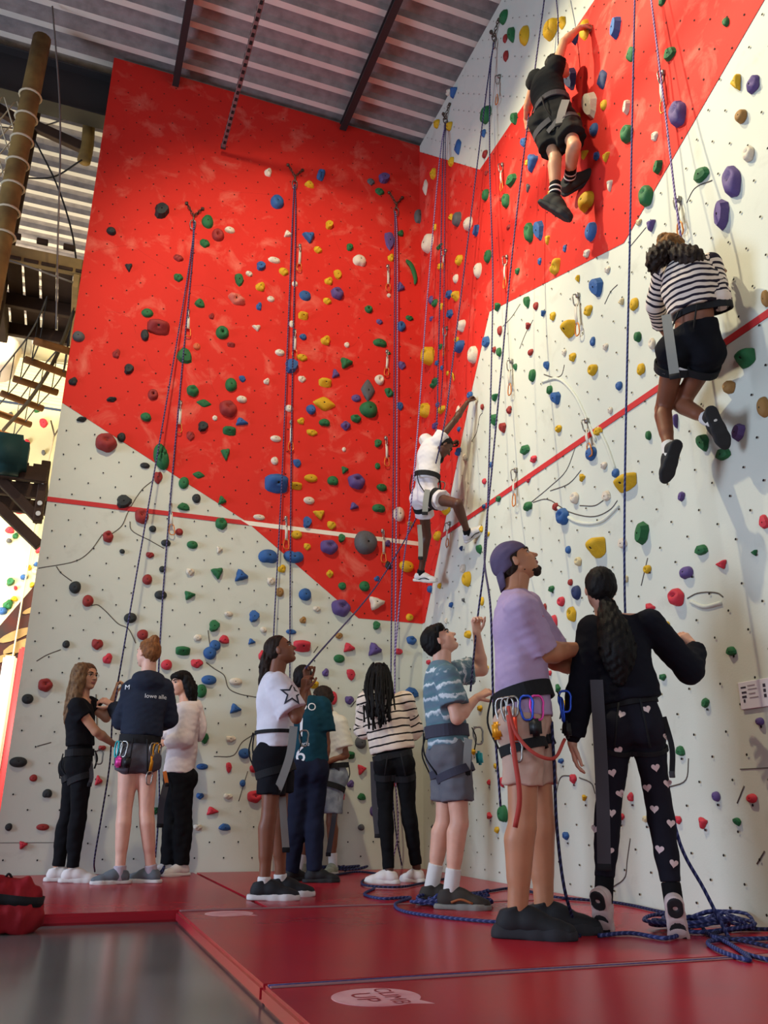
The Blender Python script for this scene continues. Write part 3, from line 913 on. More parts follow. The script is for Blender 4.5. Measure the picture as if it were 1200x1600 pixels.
JOINTS = {
 'lefttee': dict(D=(0.031,1.000,0.000), head=(-3.113,-0.710,1.456), neck=(-3.131,-0.710,1.295), chest=(-3.126,-0.710,1.142), waist=(-3.100,-0.711,0.965), pelvis=(-3.096,-0.711,0.826), shR=(-3.162,-0.839,1.218), shL=(-3.067,-0.592,1.262), elR=(-3.004,-0.834,1.039), wrR=(-2.859,-0.718,0.958), elL=(-2.931,-0.596,1.160), wrL=(-2.886,-0.617,1.347), hiR=(-3.071,-0.772,0.788), hiL=(-3.122,-0.650,0.791), knR=(-3.053,-0.772,0.423), knL=(-3.125,-0.650,0.421), anR=(-3.051,-0.772,0.089), anL=(-3.149,-0.649,0.091)),
 'hoodie': dict(D=(0.089,0.996,0.000), head=(-2.699,-0.961,1.628), neck=(-2.677,-0.963,1.454), chest=(-2.677,-0.963,1.267), waist=(-2.684,-0.962,1.056), pelvis=(-2.696,-0.961,0.908), shL=(-2.792,-0.953,1.343), shR=(-2.560,-0.973,1.367), elL=(-2.830,-0.849,1.124), wrL=(-2.889,-0.683,1.247), elR=(-2.488,-0.900,1.144), wrR=(-2.522,-0.716,1.119), hiL=(-2.752,-0.956,0.834), hiR=(-2.625,-0.968,0.837), knL=(-2.748,-0.957,0.462), knR=(-2.593,-0.971,0.463), anL=(-2.737,-0.958,0.071), anR=(-2.518,-0.927,0.074)),
 'whitehood': dict(D=(0.132,0.991,0.000), head=(-2.346,-0.288,1.503), neck=(-2.290,-0.296,1.340), chest=(-2.291,-0.296,1.161), waist=(-2.292,-0.296,0.940), pelvis=(-2.305,-0.294,0.788), shL=(-2.267,-0.410,1.246), shR=(-2.326,-0.170,1.276), elL=(-2.300,-0.446,1.032), wrL=(-2.427,-0.328,1.010), elR=(-2.371,-0.164,1.074), wrR=(-2.449,-0.174,1.107), hiL=(-2.278,-0.358,0.737), hiR=(-2.328,-0.230,0.739), knL=(-2.243,-0.363,0.395), knR=(-2.319,-0.242,0.393), anL=(-2.224,-0.355,0.068), anR=(-2.326,-0.311,0.058)),
 'star': dict(D=(0.240,0.971,0.000), head=(-1.950,-2.170,1.506), neck=(-1.971,-2.165,1.350), chest=(-1.966,-2.166,1.180), waist=(-1.957,-2.168,0.994), pelvis=(-1.950,-2.170,0.867), shR=(-1.988,-2.305,1.269), shL=(-1.915,-2.034,1.315), elR=(-1.874,-2.374,1.052), wrR=(-1.817,-2.306,1.221), elL=(-1.782,-2.067,1.124), wrL=(-1.763,-2.195,1.295), hiR=(-1.972,-2.236,0.816), hiL=(-1.905,-2.098,0.824), knR=(-1.986,-2.243,0.460), knL=(-1.884,-2.104,0.470), anR=(-1.995,-2.241,0.074), anL=(-1.851,-2.070,0.076)),
 'jersey': dict(D=(0.278,0.960,0.000), head=(-1.497,-1.079,1.488), neck=(-1.466,-1.088,1.328), chest=(-1.446,-1.094,1.166), waist=(-1.434,-1.098,0.972), pelvis=(-1.428,-1.099,0.829), shL=(-1.571,-1.058,1.277), shR=(-1.344,-1.124,1.281), elR=(-1.306,-1.135,0.998), wrR=(-1.309,-1.134,0.798), elL=(-1.563,-0.956,1.025), wrL=(-1.533,-0.913,0.834), hiL=(-1.483,-1.083,0.781), hiR=(-1.370,-1.116,0.783), knL=(-1.500,-1.078,0.412), knR=(-1.371,-1.116,0.413), anL=(-1.509,-1.024,0.057), anR=(-1.372,-1.167,0.065)),
 'whitetee': dict(D=(0.285,0.959,0.000), head=(-1.141,-0.423,1.421), neck=(-1.082,-0.441,1.263), chest=(-1.046,-0.451,1.129), waist=(-1.030,-0.456,0.942), pelvis=(-1.037,-0.454,0.811), shL=(-1.023,-0.573,1.201), shR=(-1.076,-0.328,1.218), elL=(-0.961,-0.581,0.938), wrL=(-1.114,-0.588,0.882), elR=(-1.046,-0.295,0.976), wrR=(-1.151,-0.368,0.890), hiL=(-1.035,-0.507,0.757), hiR=(-1.076,-0.380,0.759), knL=(-1.048,-0.513,0.401), knR=(-1.196,-0.355,0.398), anL=(-1.026,-0.509,0.096), anR=(-1.263,-0.387,0.077)),
 'braids': dict(D=(0.361,0.933,0.000), head=(-0.956,-1.366,1.498), neck=(-0.921,-1.380,1.334), chest=(-0.897,-1.389,1.164), waist=(-0.863,-1.402,0.996), pelvis=(-0.840,-1.411,0.893), shL=(-1.042,-1.333,1.314), shR=(-0.767,-1.439,1.316), elL=(-1.025,-1.232,1.098), wrL=(-0.882,-1.073,1.156), elR=(-0.669,-1.370,1.102), wrR=(-0.665,-1.157,1.158), hiL=(-0.908,-1.385,0.836), hiR=(-0.771,-1.438,0.837), knL=(-0.900,-1.388,0.478), knR=(-0.727,-1.433,0.479), anL=(-0.878,-1.418,0.083), anR=(-0.644,-1.380,0.107)),
 'tiedye': dict(D=(0.422,0.907,0.000), head=(-1.107,-2.875,1.512), neck=(-1.098,-2.880,1.349), chest=(-1.089,-2.884,1.194), waist=(-1.078,-2.889,1.011), pelvis=(-1.059,-2.898,0.870), shR=(-1.129,-3.020,1.274), shL=(-0.994,-2.785,1.329), elR=(-1.095,-3.080,1.024), wrR=(-0.955,-3.056,1.147), elL=(-0.792,-2.823,1.357), wrL=(-0.843,-2.866,1.579), hiR=(-1.065,-2.972,0.815), hiL=(-1.030,-2.823,0.822), knR=(-1.049,-2.991,0.448), knL=(-1.062,-2.808,0.444), anR=(-1.097,-2.968,0.109), anL=(-1.119,-2.760,0.123)),
 'man': dict(D=(0.496,0.868,0.000), head=(-1.175,-3.987,1.722), neck=(-1.186,-3.980,1.571), chest=(-1.172,-3.989,1.368), waist=(-1.171,-3.989,1.116), pelvis=(-1.161,-3.995,0.954), shR=(-1.244,-4.143,1.443), shL=(-1.054,-3.860,1.529), elR=(-1.126,-4.084,1.239), wrR=(-0.801,-4.016,1.304), elL=(-0.911,-3.885,1.252), wrL=(-0.690,-3.896,1.218), hiR=(-1.218,-4.066,0.896), hiL=(-1.097,-3.928,0.911), knR=(-1.245,-4.062,0.454), knL=(-1.074,-3.941,0.457), anR=(-1.274,-4.034,0.085), anL=(-1.076,-3.928,0.089)),
 'heartleg': dict(D=(0.587,0.809,0.000), head=(-0.752,-4.094,1.597), neck=(-0.735,-4.107,1.456), chest=(-0.706,-4.128,1.273), waist=(-0.681,-4.146,1.090), pelvis=(-0.670,-4.153,0.961), shL=(-0.798,-4.061,1.384), shR=(-0.573,-4.224,1.408), elL=(-0.880,-4.039,1.064), wrL=(-0.905,-3.983,0.838), elR=(-0.371,-4.247,1.189), wrR=(-0.248,-4.163,1.319), hiL=(-0.730,-4.110,0.896), hiR=(-0.620,-4.190,0.894), knL=(-0.769,-4.045,0.539), knR=(-0.581,-4.181,0.542), anL=(-0.826,-4.040,0.152), anR=(-0.598,-4.243,0.136)),
 'cornerclimb': dict(D=(0.401,0.916,0.000), head=(-0.309,-1.256,3.627), neck=(-0.339,-1.124,3.709), chest=(-0.404,-1.137,3.565), waist=(-0.423,-1.119,3.379), pelvis=(-0.408,-1.066,3.238), shR=(-0.366,-1.257,3.674), shL=(-0.375,-1.001,3.780), elR=(-0.228,-1.326,3.873), wrR=(-0.110,-1.333,4.061), elL=(-0.266,-1.103,3.600), wrL=(-0.134,-1.022,3.765), hiR=(-0.385,-1.128,3.158), hiL=(-0.411,-0.984,3.191), knR=(-0.277,-1.457,3.008), knL=(-0.277,-0.771,2.914), anR=(-0.097,-1.265,2.813), anL=(-0.261,-0.575,2.593)),
 'topclimb': dict(D=(0.559,0.829,0.000), head=(-0.180,-3.262,6.140), neck=(-0.258,-3.279,6.000), chest=(-0.316,-3.282,5.846), waist=(-0.303,-3.307,5.655), pelvis=(-0.285,-3.320,5.530), shR=(-0.304,-3.403,5.937), shL=(-0.321,-3.156,6.072), elR=(-0.240,-3.447,6.177), wrR=(-0.103,-3.472,6.353), elL=(-0.246,-2.904,6.087), wrL=(-0.151,-2.698,6.140), hiR=(-0.234,-3.365,5.452), hiL=(-0.316,-3.246,5.511), knR=(-0.263,-3.510,5.102), knL=(-0.297,-3.306,5.148), anR=(-0.118,-3.199,5.076), anL=(-0.306,-3.274,4.794)),
 'stripeclimb': dict(D=(0.685,0.728,0.000), head=(-0.299,-4.408,3.560), neck=(-0.315,-4.472,3.425), chest=(-0.299,-4.492,3.278), waist=(-0.267,-4.472,3.105), pelvis=(-0.256,-4.441,2.996), shL=(-0.326,-4.349,3.470), shR=(-0.199,-4.559,3.389), elL=(-0.246,-4.161,3.369), wrL=(-0.110,-4.018,3.320), elR=(-0.181,-4.570,3.164), wrR=(-0.113,-4.525,3.358), hiL=(-0.313,-4.347,2.931), hiR=(-0.176,-4.448,2.897), knL=(-0.231,-4.096,2.706), knR=(-0.138,-4.141,2.735), anL=(-0.295,-4.185,2.396), anR=(-0.169,-4.385,2.520)),
}
ROPES = [
 ('climbing rope running from the left chain anchor down to the girl in black','navy',0.0065,[(-2.604,-0.035,6.333),(-2.601,-0.070,5.996),(-2.877,-0.638,1.425)]),
 ('loose rope tail falling from the hands of the girl in black','navy',0.0065,[(-2.875,-0.638,1.405),(-2.888,-0.657,1.167),(-2.868,-0.618,0.836),(-2.883,-0.568,0.420),(-2.895,-0.517,0.149),(-2.862,-0.100,0.024)]),
 ('second rope strand from the left anchor down behind the navy hoodie','navy',0.0065,[(-2.598,-0.035,6.335),(-2.588,-0.070,5.999),(-2.581,-0.100,4.597),(-2.572,-0.140,3.244),(-2.549,-0.200,1.953),(-2.507,-0.220,1.221),(-2.429,-0.220,0.563),(-2.415,-0.200,0.127)]),
 ('left strand of the rope under the middle chain anchor of the red wall','navy',0.0065,[(-1.551,-0.035,7.140),(-1.558,-0.060,6.838),(-1.532,-0.120,3.464),(-1.541,-0.160,2.039),(-1.533,-0.180,1.378),(-1.447,-0.120,0.163)]),
 ('right strand of the rope under the middle chain anchor of the red wall','navy',0.0065,[(-1.543,-0.035,7.142),(-1.529,-0.060,6.847),(-1.462,-0.090,4.319),(-1.381,-0.120,2.059),(-1.331,-0.130,0.949),(-1.295,-0.120,0.137)]),
 ('left strand of the rope under the rightmost anchor of the red wall','navy',0.0065,[(-0.335,-0.035,7.129),(-0.343,-0.060,6.838),(-0.354,-0.090,4.075),(-0.385,-0.140,1.735),(-0.386,-0.160,0.862),(-0.319,-0.140,0.262),(-0.253,-0.100,0.036)]),
 ('right strand of the rope under the rightmost anchor of the red wall','purple',0.0065,[(-0.327,-0.035,7.131),(-0.319,-0.060,6.844),(-0.318,-0.090,4.081),(-0.346,-0.140,1.737),(-0.355,-0.160,0.919),(-0.311,-0.150,0.315),(-0.359,-0.120,0.039)]),
 ('rope running up from the raised hands of the girl with the star sleeve','navy',0.0065,[(-1.791,-2.250,1.387),(-0.580,-0.500,2.610),(-0.290,-0.620,3.201),(-0.420,-1.431,3.581),(-0.200,-1.334,4.786),(-0.070,-1.971,7.521),(-0.040,-2.014,7.773)]),
 ('purple rope hanging left of the corner climber','purple',0.0065,[(-0.040,-0.840,7.796),(-0.080,-0.815,7.524),(-0.160,-0.569,5.699),(-0.400,-0.893,4.144),(-0.620,-1.201,2.969),(-0.419,-0.500,2.583),(-0.434,-0.350,1.762)]),
 ('middle dark strand under the corner chain anchor','navy',0.0065,[(-0.040,-0.840,7.796),(-0.080,-0.866,7.481),(-0.120,-0.814,5.712),(-0.220,-0.936,4.434),(-0.300,-1.089,4.006),(-0.314,-1.067,3.684),(-0.322,-1.107,3.361)]),
 ('thin right strand under the corner chain anchor','navy',0.005,[(-0.040,-0.857,7.781),(-0.070,-0.894,7.459),(-0.080,-0.822,5.717),(-0.100,-0.800,4.669),(-0.140,-0.812,4.228)]),
 ('rope strand hanging from the cream corner anchor to the belaying boy','navy',0.0065,[(-0.040,-2.014,7.773),(-0.070,-1.984,7.508),(-0.100,-1.939,6.426),(-0.140,-1.981,5.023),(-0.200,-2.011,4.152),(-0.360,-2.176,2.899),(-0.768,-2.857,2.055),(-0.833,-2.860,1.672),(-0.941,-2.953,1.201)]),
 ('pale rope strand hanging beside the purple cap','navy',0.0065,[(-0.120,-3.073,7.190),(-0.200,-2.730,5.786),(-0.300,-2.574,4.655),(-0.420,-2.590,3.799),(-0.600,-2.684,2.781),(-0.800,-2.924,2.121),(-1.130,-3.610,1.529),(-1.118,-3.582,1.053),(-1.111,-3.609,0.540)]),
 ('thin rope above the topmost climber','navy',0.0055,[(-0.120,-3.221,7.019),(-0.140,-3.255,6.671),(-0.162,-3.265,6.442),(-0.174,-3.257,5.845)]),
 ('tight rope rising from the girl in heart print leggings','blue',0.0065,[(-0.150,-4.185,5.892),(-0.300,-4.081,4.082),(-0.550,-4.019,1.599),(-0.573,-4.026,1.081)]),
 ('rope holding the striped climber on the right wall','purple',0.0065,[(-0.100,-4.276,5.809),(-0.160,-4.335,4.665),(-0.240,-4.416,3.720),(-0.181,-4.384,3.228)]),
 ('dark rope dropping from the harness of the man in the cap to the mat','navydark',0.0075,[(-1.057,-4.054,0.924),(-1.078,-4.088,0.711),(-1.081,-4.087,0.460),(-1.075,-4.113,0.196),(-0.934,-3.979,0.008),(-1.004,-4.102,0.008)]),
 ('blue rope slanting down from the leggings to the floor coil','blue',0.0085,[(-0.498,-4.130,0.904),(-0.476,-4.171,0.385),(-0.394,-4.206,0.189),(-0.374,-4.304,0.010),(-0.652,-4.714,0.010),(-0.677,-4.855,0.010)]),
 ('blue rope winding across the mat past the belaying boy','blue',0.0085,[(-1.131,-1.804,0.009),(-1.335,-2.192,0.009),(-1.299,-2.438,0.009),(-1.120,-2.409,0.009),(-1.333,-2.716,0.009),(-1.420,-3.073,0.009),(-1.308,-3.382,0.009),(-1.109,-3.617,0.009),(-0.975,-3.630,0.009)]),
 ('dark rope lying along the foot of the right wall','navydark',0.0085,[(-0.901,-2.398,0.010),(-0.492,-2.208,0.010),(-0.214,-2.047,0.010),(-0.232,-2.654,0.010),(-0.053,-3.002,0.010),(-0.082,-3.453,0.010),(-0.093,-3.625,0.010)]),
 ('blue rope bundled behind the heels of the girl in leggings','blue',0.009,[(-0.933,-4.139,0.010),(-0.757,-4.126,0.012),(-0.703,-4.300,0.012),(-0.196,-3.896,0.014),(-0.418,-4.225,0.012),(-0.538,-4.500,0.010),(-0.748,-4.834,0.010),(-0.725,-4.675,0.012),(-0.565,-4.416,0.012),(-0.267,-4.429,0.012)]),
 ('dark rope looping on the mat by the right edge','navydark',0.009,[(0.006,-4.203,0.010),(-0.198,-4.160,0.012),(-0.456,-4.311,0.014),(-0.442,-4.468,0.014),(-0.443,-4.663,0.012)]),
 ('rope coil lying at the feet of the girl with braids','navydark',0.0085,[(-1.087,-0.713,0.010),(-0.756,-0.374,0.010),(-0.688,-0.806,0.010),(-0.968,-1.141,0.012),(-1.121,-1.647,0.012),(-0.961,-1.786,0.012),(-0.661,-1.528,0.010),(-0.287,-1.155,0.010)]),
 ('rope seam of blue cord across the front mat','cord',0.004,[(-2.541,-4.729,0.003),(-1.924,-4.724,0.003),(-1.165,-4.743,0.003),(-0.755,-4.741,0.003)]),
]
ROPE_PILE = [(-0.652,-2.808,0.000),(-0.707,-4.127,0.000)]
STRAPS = [
 ('lefttee','grey',0.03,[(-3.018,-0.813,0.824),(-2.997,-0.844,0.711),(-3.005,-0.844,0.662)]),
 ('whitehood','orange',0.03,[(-2.425,-0.359,0.783),(-2.398,-0.382,0.680)]),
 ('whitehood','grey',0.05,[(-2.407,-0.381,0.680),(-2.427,-0.379,0.515),(-2.423,-0.379,0.371)]),
 ('star','lgrey',0.05,[(-1.882,-2.351,1.003),(-1.900,-2.357,0.828),(-1.950,-2.334,0.653),(-1.965,-2.321,0.609)]),
 ('star','lgrey',0.045,[(-1.893,-2.184,0.584),(-1.874,-2.189,0.415),(-1.856,-2.193,0.274)]),
 ('whitetee','grey',0.04,[(-1.035,-0.590,0.832),(-1.042,-0.588,0.527),(-1.087,-0.575,0.158)]),
 ('braids','grey',0.045,[(-0.997,-1.372,0.853),(-0.977,-1.358,0.577),(-0.952,-1.368,0.325)]),
 ('braids','grey',0.022,[(-0.715,-1.481,0.879),(-0.694,-1.467,0.694),(-0.704,-1.464,0.589)]),
 ('tiedye','lgrey',0.045,[(-1.019,-3.071,0.908),(-1.037,-3.085,0.817),(-1.038,-3.073,0.722)]),
 ('tiedye','black',0.03,[(-1.041,-3.072,0.729),(-1.048,-3.057,0.649)]),
 ('heartleg','grey',0.06,[(-0.885,-4.195,1.115),(-0.894,-4.201,0.854),(-0.890,-4.180,0.545),(-0.884,-4.147,0.287)]),
 ('heartleg','black',0.025,[(-0.589,-4.287,0.947),(-0.589,-4.324,0.799),(-0.598,-4.317,0.686)]),
 ('cornerclimb','lgrey',0.05,[(-0.478,-1.257,3.180),(-0.498,-1.259,3.056),(-0.500,-1.247,2.958)]),
 ('cornerclimb','lgrey',0.04,[(-0.492,-1.098,2.899),(-0.482,-1.102,2.750),(-0.483,-1.102,2.591)]),
 ('topclimb','lgrey',0.06,[(-0.294,-3.489,5.542),(-0.329,-3.478,5.424),(-0.350,-3.464,5.309)]),
 ('stripeclimb','lgrey',0.05,[(-0.476,-4.490,3.046),(-0.494,-4.515,2.821),(-0.492,-4.517,2.658)]),
]
HAIRPTS = {
 'lefttee': [[(-3.174,-0.728,1.494),(-3.198,-0.758,1.310),(-3.213,-0.767,1.167),(-3.222,-0.757,1.097)],[(-3.167,-0.769,1.499),(-3.176,-0.798,1.307),(-3.187,-0.818,1.168)],[(-3.147,-0.659,1.515),(-3.154,-0.649,1.349),(-3.169,-0.659,1.164)]],
 'whitehood': [[(-2.292,-0.296,1.543),(-2.248,-0.302,1.459),(-2.229,-0.304,1.358)],[(-2.319,-0.343,1.535),(-2.274,-0.349,1.430),(-2.249,-0.332,1.359)]],
 'star': [[(-2.008,-2.155,1.530),(-2.035,-2.149,1.423),(-2.042,-2.147,1.318),(-2.058,-2.143,1.243)]],
 'heartleg': [[(-0.778,-4.174,1.494),(-0.790,-4.227,1.355),(-0.790,-4.252,1.242),(-0.787,-4.241,1.115)]],
 'cornerclimb': [[(-0.322,-1.227,3.593),(-0.323,-1.227,3.517),(-0.329,-1.224,3.467)]],
 'stripeclimb': [[(-0.398,-4.468,3.500),(-0.442,-4.440,3.465),(-0.453,-4.402,3.411)],[(-0.376,-4.529,3.442),(-0.338,-4.579,3.389),(-0.284,-4.588,3.364)]],
}
DRAWS_LEFT = [((-2.568,0.000,5.262),(-2.549,0.000,4.969)),((-2.554,0.000,4.231),(-2.544,0.000,3.911)),((-2.554,0.000,3.168),(-2.516,0.000,2.883)),((-1.447,0.000,6.358),(-1.447,0.000,6.026)),((-1.456,0.000,5.279),(-1.448,0.000,4.958)),((-1.447,0.000,4.219),(-1.439,0.000,3.900)),((-1.449,0.000,3.183),(-1.434,0.000,2.871)),((-0.412,0.000,6.360),(-0.409,0.000,6.028)),((-0.409,-0.000,5.254),(-0.421,0.000,4.951)),((-0.414,0.000,4.213),(-0.404,0.000,3.892)),((-0.439,0.000,3.175),(-0.429,0.000,2.845))]
DRAWS_RIGHT = [((0.000,-0.726,5.229),(0.000,-0.683,4.928)),((0.000,-0.729,6.185),(-0.000,-0.705,5.973)),((0.000,-2.021,6.254),(0.000,-2.023,5.957)),((-0.000,-2.039,7.315),(0.000,-2.002,7.004)),((0.000,-2.024,5.220),(0.000,-1.999,4.912)),((0.000,-2.018,4.159),(0.000,-2.003,3.847)),((0.000,-3.050,4.178),(0.000,-3.043,3.840)),((0.000,-2.008,3.152),(0.000,-1.993,2.849)),((0.000,-3.040,3.142),(0.000,-3.083,2.857)),((0.000,-4.202,5.200),(0.000,-4.185,4.882)),((0.000,-4.197,4.170),(0.000,-4.201,3.897)),((-0.000,-0.704,3.095),(0.000,-0.695,2.867))]
ANCHORS_LEFT = [(-2.611,0.000,6.555),(-1.546,0.000,7.403),(-0.315,0.000,7.392)]
ANCHORS_RIGHT = [(-0.000,-0.814,8.055),(0.000,-1.997,8.030)]
HEARTS = [(-0.709,-4.125,0.959),(-0.614,-4.195,0.981),(-0.730,-4.110,0.795),(-0.760,-4.088,0.695),(-0.600,-4.204,0.718),(-0.637,-4.178,0.629),(-0.561,-4.233,0.649),(-0.774,-4.079,0.517),(-0.618,-4.191,0.536),(-0.564,-4.231,0.475),(-0.613,-4.195,0.364),(-0.568,-4.228,0.306),(-0.839,-4.031,0.445),(-0.791,-4.066,0.354),(-0.547,-4.243,0.858),(-0.737,-4.105,0.603)]
T_BACK = (-2.609,-0.969,1.289)
T_SLEEVE = (-2.820,-0.950,1.351)
T_DO = (-1.449,-1.093,1.254)
T_ONE = (-1.491,-1.081,1.092)
T_CLUB = (-1.458,-1.091,0.977)
T_SIX = (-1.488,-1.082,0.895)
T_STAR = (-1.862,-2.191,1.195)
T_CHEST = (-1.064,-4.050,1.401)
T_BADGE = (-1.341,-1.124,1.207)
CRACKS_LEFT = [[(-3.608,0.000,2.449),(-3.305,0.000,2.551),(-3.209,0.000,2.644),(-3.120,0.000,2.816)],[(-3.054,0.000,2.818),(-2.965,0.000,2.915),(-2.923,0.000,3.056),(-2.822,0.000,3.290),(-2.728,0.000,3.399)],[(-2.897,0.000,2.966),(-2.877,0.000,2.889),(-2.699,0.000,2.806),(-2.573,0.000,2.747)],[(-3.466,0.000,2.481),(-3.422,0.000,2.428),(-3.324,0.000,2.363)],[(-3.136,0.000,2.163),(-3.089,0.000,2.173),(-3.014,0.000,2.123),(-2.894,0.000,2.019),(-2.810,0.000,1.986),(-2.731,0.000,1.861)],[(-3.514,0.000,1.653),(-3.446,0.000,1.706),(-3.337,0.000,1.762)],[(-2.107,0.000,1.734),(-2.029,0.000,1.682),(-1.939,0.000,1.630),(-1.891,-0.000,1.519),(-1.813,0.000,1.478),(-1.619,0.000,1.449)],[(-1.977,0.000,0.927),(-1.805,0.000,0.942),(-1.738,0.000,1.053),(-1.645,0.000,1.122),(-1.591,0.000,1.180)],[(-3.518,0.000,5.742),(-3.193,-0.000,5.884),(-3.028,-0.000,5.812),(-2.747,0.000,5.692)],[(-2.689,0.000,5.476),(-2.555,0.000,5.570),(-2.360,0.000,5.595),(-2.114,0.000,5.422)],[(-3.351,0.000,5.079),(-3.201,0.000,5.092),(-3.104,0.000,5.042),(-3.048,0.000,4.909)],[(-2.709,0.000,7.395),(-2.613,0.000,7.078),(-2.387,0.000,6.849),(-2.004,-0.000,6.906),(-1.754,0.000,6.956)],[(-1.397,0.000,5.060),(-1.166,-0.000,5.094),(-0.951,-0.000,5.061),(-0.882,0.000,5.193),(-0.796,-0.000,5.251),(-0.667,0.000,5.439),(-0.479,0.000,5.465)],[(-0.840,0.000,4.945),(-0.562,0.000,4.907)],[(-0.285,0.000,4.689),(-0.136,0.000,4.772),(-0.021,0.000,4.919)],[(-1.088,0.000,6.689),(-0.990,0.000,6.440),(-0.833,0.000,6.225),(-0.754,0.000,6.077),(-0.463,0.000,6.073)],[(-0.776,0.000,6.054),(-0.766,0.000,5.907),(-0.972,0.000,5.791)],[(-1.341,0.000,7.188),(-1.090,0.000,7.229)],[(-1.734,0.000,0.561),(-1.671,0.000,0.811)],[(-3.010,0.000,1.405),(-2.963,0.000,1.090)],[(-3.416,0.000,0.967),(-3.313,0.000,1.001)],[(-2.113,0.000,2.023),(-2.084,0.000,1.880)],[(-0.733,0.000,1.405),(-0.684,0.000,1.466)],[(-1.113,0.000,1.889),(-1.072,0.000,1.952)],[(-2.929,0.000,4.699),(-2.866,-0.000,4.556),(-2.820,0.000,4.530)],[(-2.329,0.000,4.774),(-2.275,-0.000,4.496),(-2.128,-0.000,4.239)],[(-1.554,0.000,5.164),(-1.917,0.000,4.972),(-2.308,0.000,4.925)]]
CRACKS_RIGHT = [[(0.000,-1.878,4.588),(0.000,-2.043,4.590),(0.000,-2.193,4.628)],[(0.000,-2.146,4.215),(0.000,-2.263,4.304),(0.000,-2.384,4.357)],[(0.000,-1.198,3.747),(0.000,-1.307,3.798),(0.000,-1.381,3.928),(0.000,-1.433,3.937)],[(0.000,-2.500,3.790),(0.000,-2.661,3.681),(0.000,-2.751,3.663),(0.000,-2.794,3.724)],[(0.000,-2.204,2.806),(0.000,-2.495,2.837),(0.000,-2.724,2.882),(0.000,-2.868,3.018)],[(0.000,-2.492,2.802),(0.000,-2.754,2.770),(0.000,-2.910,2.812)],[(0.000,-2.863,2.560),(0.000,-3.045,2.500),(0.000,-3.144,2.504)],[(0.000,-2.233,2.796),(0.000,-2.440,2.752),(0.000,-2.729,2.555),(0.000,-3.035,2.424),(0.000,-3.220,2.419),(0.000,-3.296,2.452)],[(0.000,-3.347,3.924),(0.000,-3.431,3.977),(0.000,-3.508,3.982)],[(-0.000,-4.248,4.107),(0.000,-4.326,4.153),(0.000,-4.475,4.096)],[(0.000,-3.682,4.179),(0.000,-3.861,4.207)],[(0.000,-3.854,1.669),(0.000,-3.941,1.679),(-0.000,-4.098,1.644),(0.000,-4.133,1.615)],[(0.000,-3.457,1.837),(-0.000,-3.543,1.991)],[(-0.000,-3.531,0.651),(0.000,-3.683,0.689),(0.000,-3.722,0.799)],[(0.000,-2.903,0.077),(-0.000,-3.055,0.152),(0.000,-3.087,0.242),(0.000,-3.136,0.368)],[(-0.000,-4.133,0.288),(0.000,-4.194,0.349)],[(0.000,-4.050,0.567),(0.000,-4.113,0.649)],[(0.000,-2.325,0.606),(0.000,-2.405,0.731),(0.000,-2.534,0.740)],[(0.000,-2.633,0.725),(0.000,-2.776,0.682),(0.000,-2.804,0.623)],[(0.000,-0.696,4.436),(0.000,-0.886,4.276),(0.000,-1.092,4.071)],[(0.000,-1.728,6.174),(0.000,-2.028,5.865),(0.000,-2.120,5.511)],[(0.000,-4.217,5.212),(0.000,-4.414,5.241)],[(0.000,-3.728,5.580),(0.000,-3.980,5.480),(0.000,-4.114,5.430)]]
RIBS_RIGHT = [[(0.000,-2.475,3.735),(0.000,-2.695,3.653),(0.000,-2.892,3.432),(0.000,-3.014,3.194),(0.000,-3.118,2.950)],[(0.000,-3.154,3.042),(0.000,-3.242,2.851),(0.000,-3.304,2.663)],[(0.000,-2.550,2.664),(0.000,-2.801,2.459),(0.000,-3.103,2.365),(-0.000,-3.312,2.411)],[(0.000,-3.882,1.644),(0.000,-3.979,1.594),(0.000,-4.118,1.586)]]
RUNGS = [((-3.994,0.703,5.000),(-3.639,0.799,5.000)),((-4.091,1.149,5.000),(-3.668,1.347,5.000)),((-4.223,1.661,5.000),(-3.786,1.836,5.000)),((-4.370,2.101,5.000),(-3.950,2.345,5.000)),((-4.551,2.620,5.000),(-4.097,2.885,5.000)),((-4.709,3.149,5.000),(-4.249,3.427,5.000))]
FAR_HOLDS = [((-4.383,7.400,7.273),0.120,'G'),((-4.241,7.400,7.018),0.140,'P'),((-4.462,7.400,6.603),0.090,'P'),((-4.804,7.400,7.082),0.080,'K'),((-4.406,7.400,5.319),0.120,'P'),((-4.499,7.400,5.400),0.100,'P'),((-4.535,7.400,5.150),0.080,'G'),((-4.505,7.400,4.946),0.120,'P'),((-4.401,7.400,4.855),0.090,'G'),((-4.487,7.400,4.753),0.070,'K'),((-4.005,7.400,4.649),0.100,'P'),((-4.112,7.400,4.318),0.080,'Y'),((-4.000,7.400,4.387),0.080,'B'),((-4.005,7.400,4.273),0.090,'W'),((-4.169,7.400,4.144),0.090,'B'),((-4.365,7.400,4.046),0.120,'G'),((-4.271,7.400,3.945),0.060,'P'),((-4.264,7.400,3.759),0.090,'Y'),((-4.347,7.400,3.653),0.140,'G'),((-4.419,7.400,3.538),0.120,'B'),((-4.021,7.400,4.025),0.080,'Y'),((-4.163,7.400,6.441),0.070,'K')]
# ------------------------------------------------------------------ the setting
H = 8.225; FZ = -.055
m_white = paint_mat('wall_paint_grey_white', (200, 202, 188), (150, 146, 132), .35, .58, .80)
m_red = paint_mat('wall_paint_red', (204, 42, 32), (230, 146, 124), .62, .54, .84)
m_redline = mat('red_line_paint', (190, 40, 42), .7)
m_whiteline = mat('white_line_paint', (232, 224, 208), .7)
m_hole = mat('bolt_hole_dark', (26, 22, 20), .9)
m_crack = mat('crack_filler', (92, 84, 76), .9)
m_crackred = mat('crack_in_red_paint', (120, 22, 18), .9)

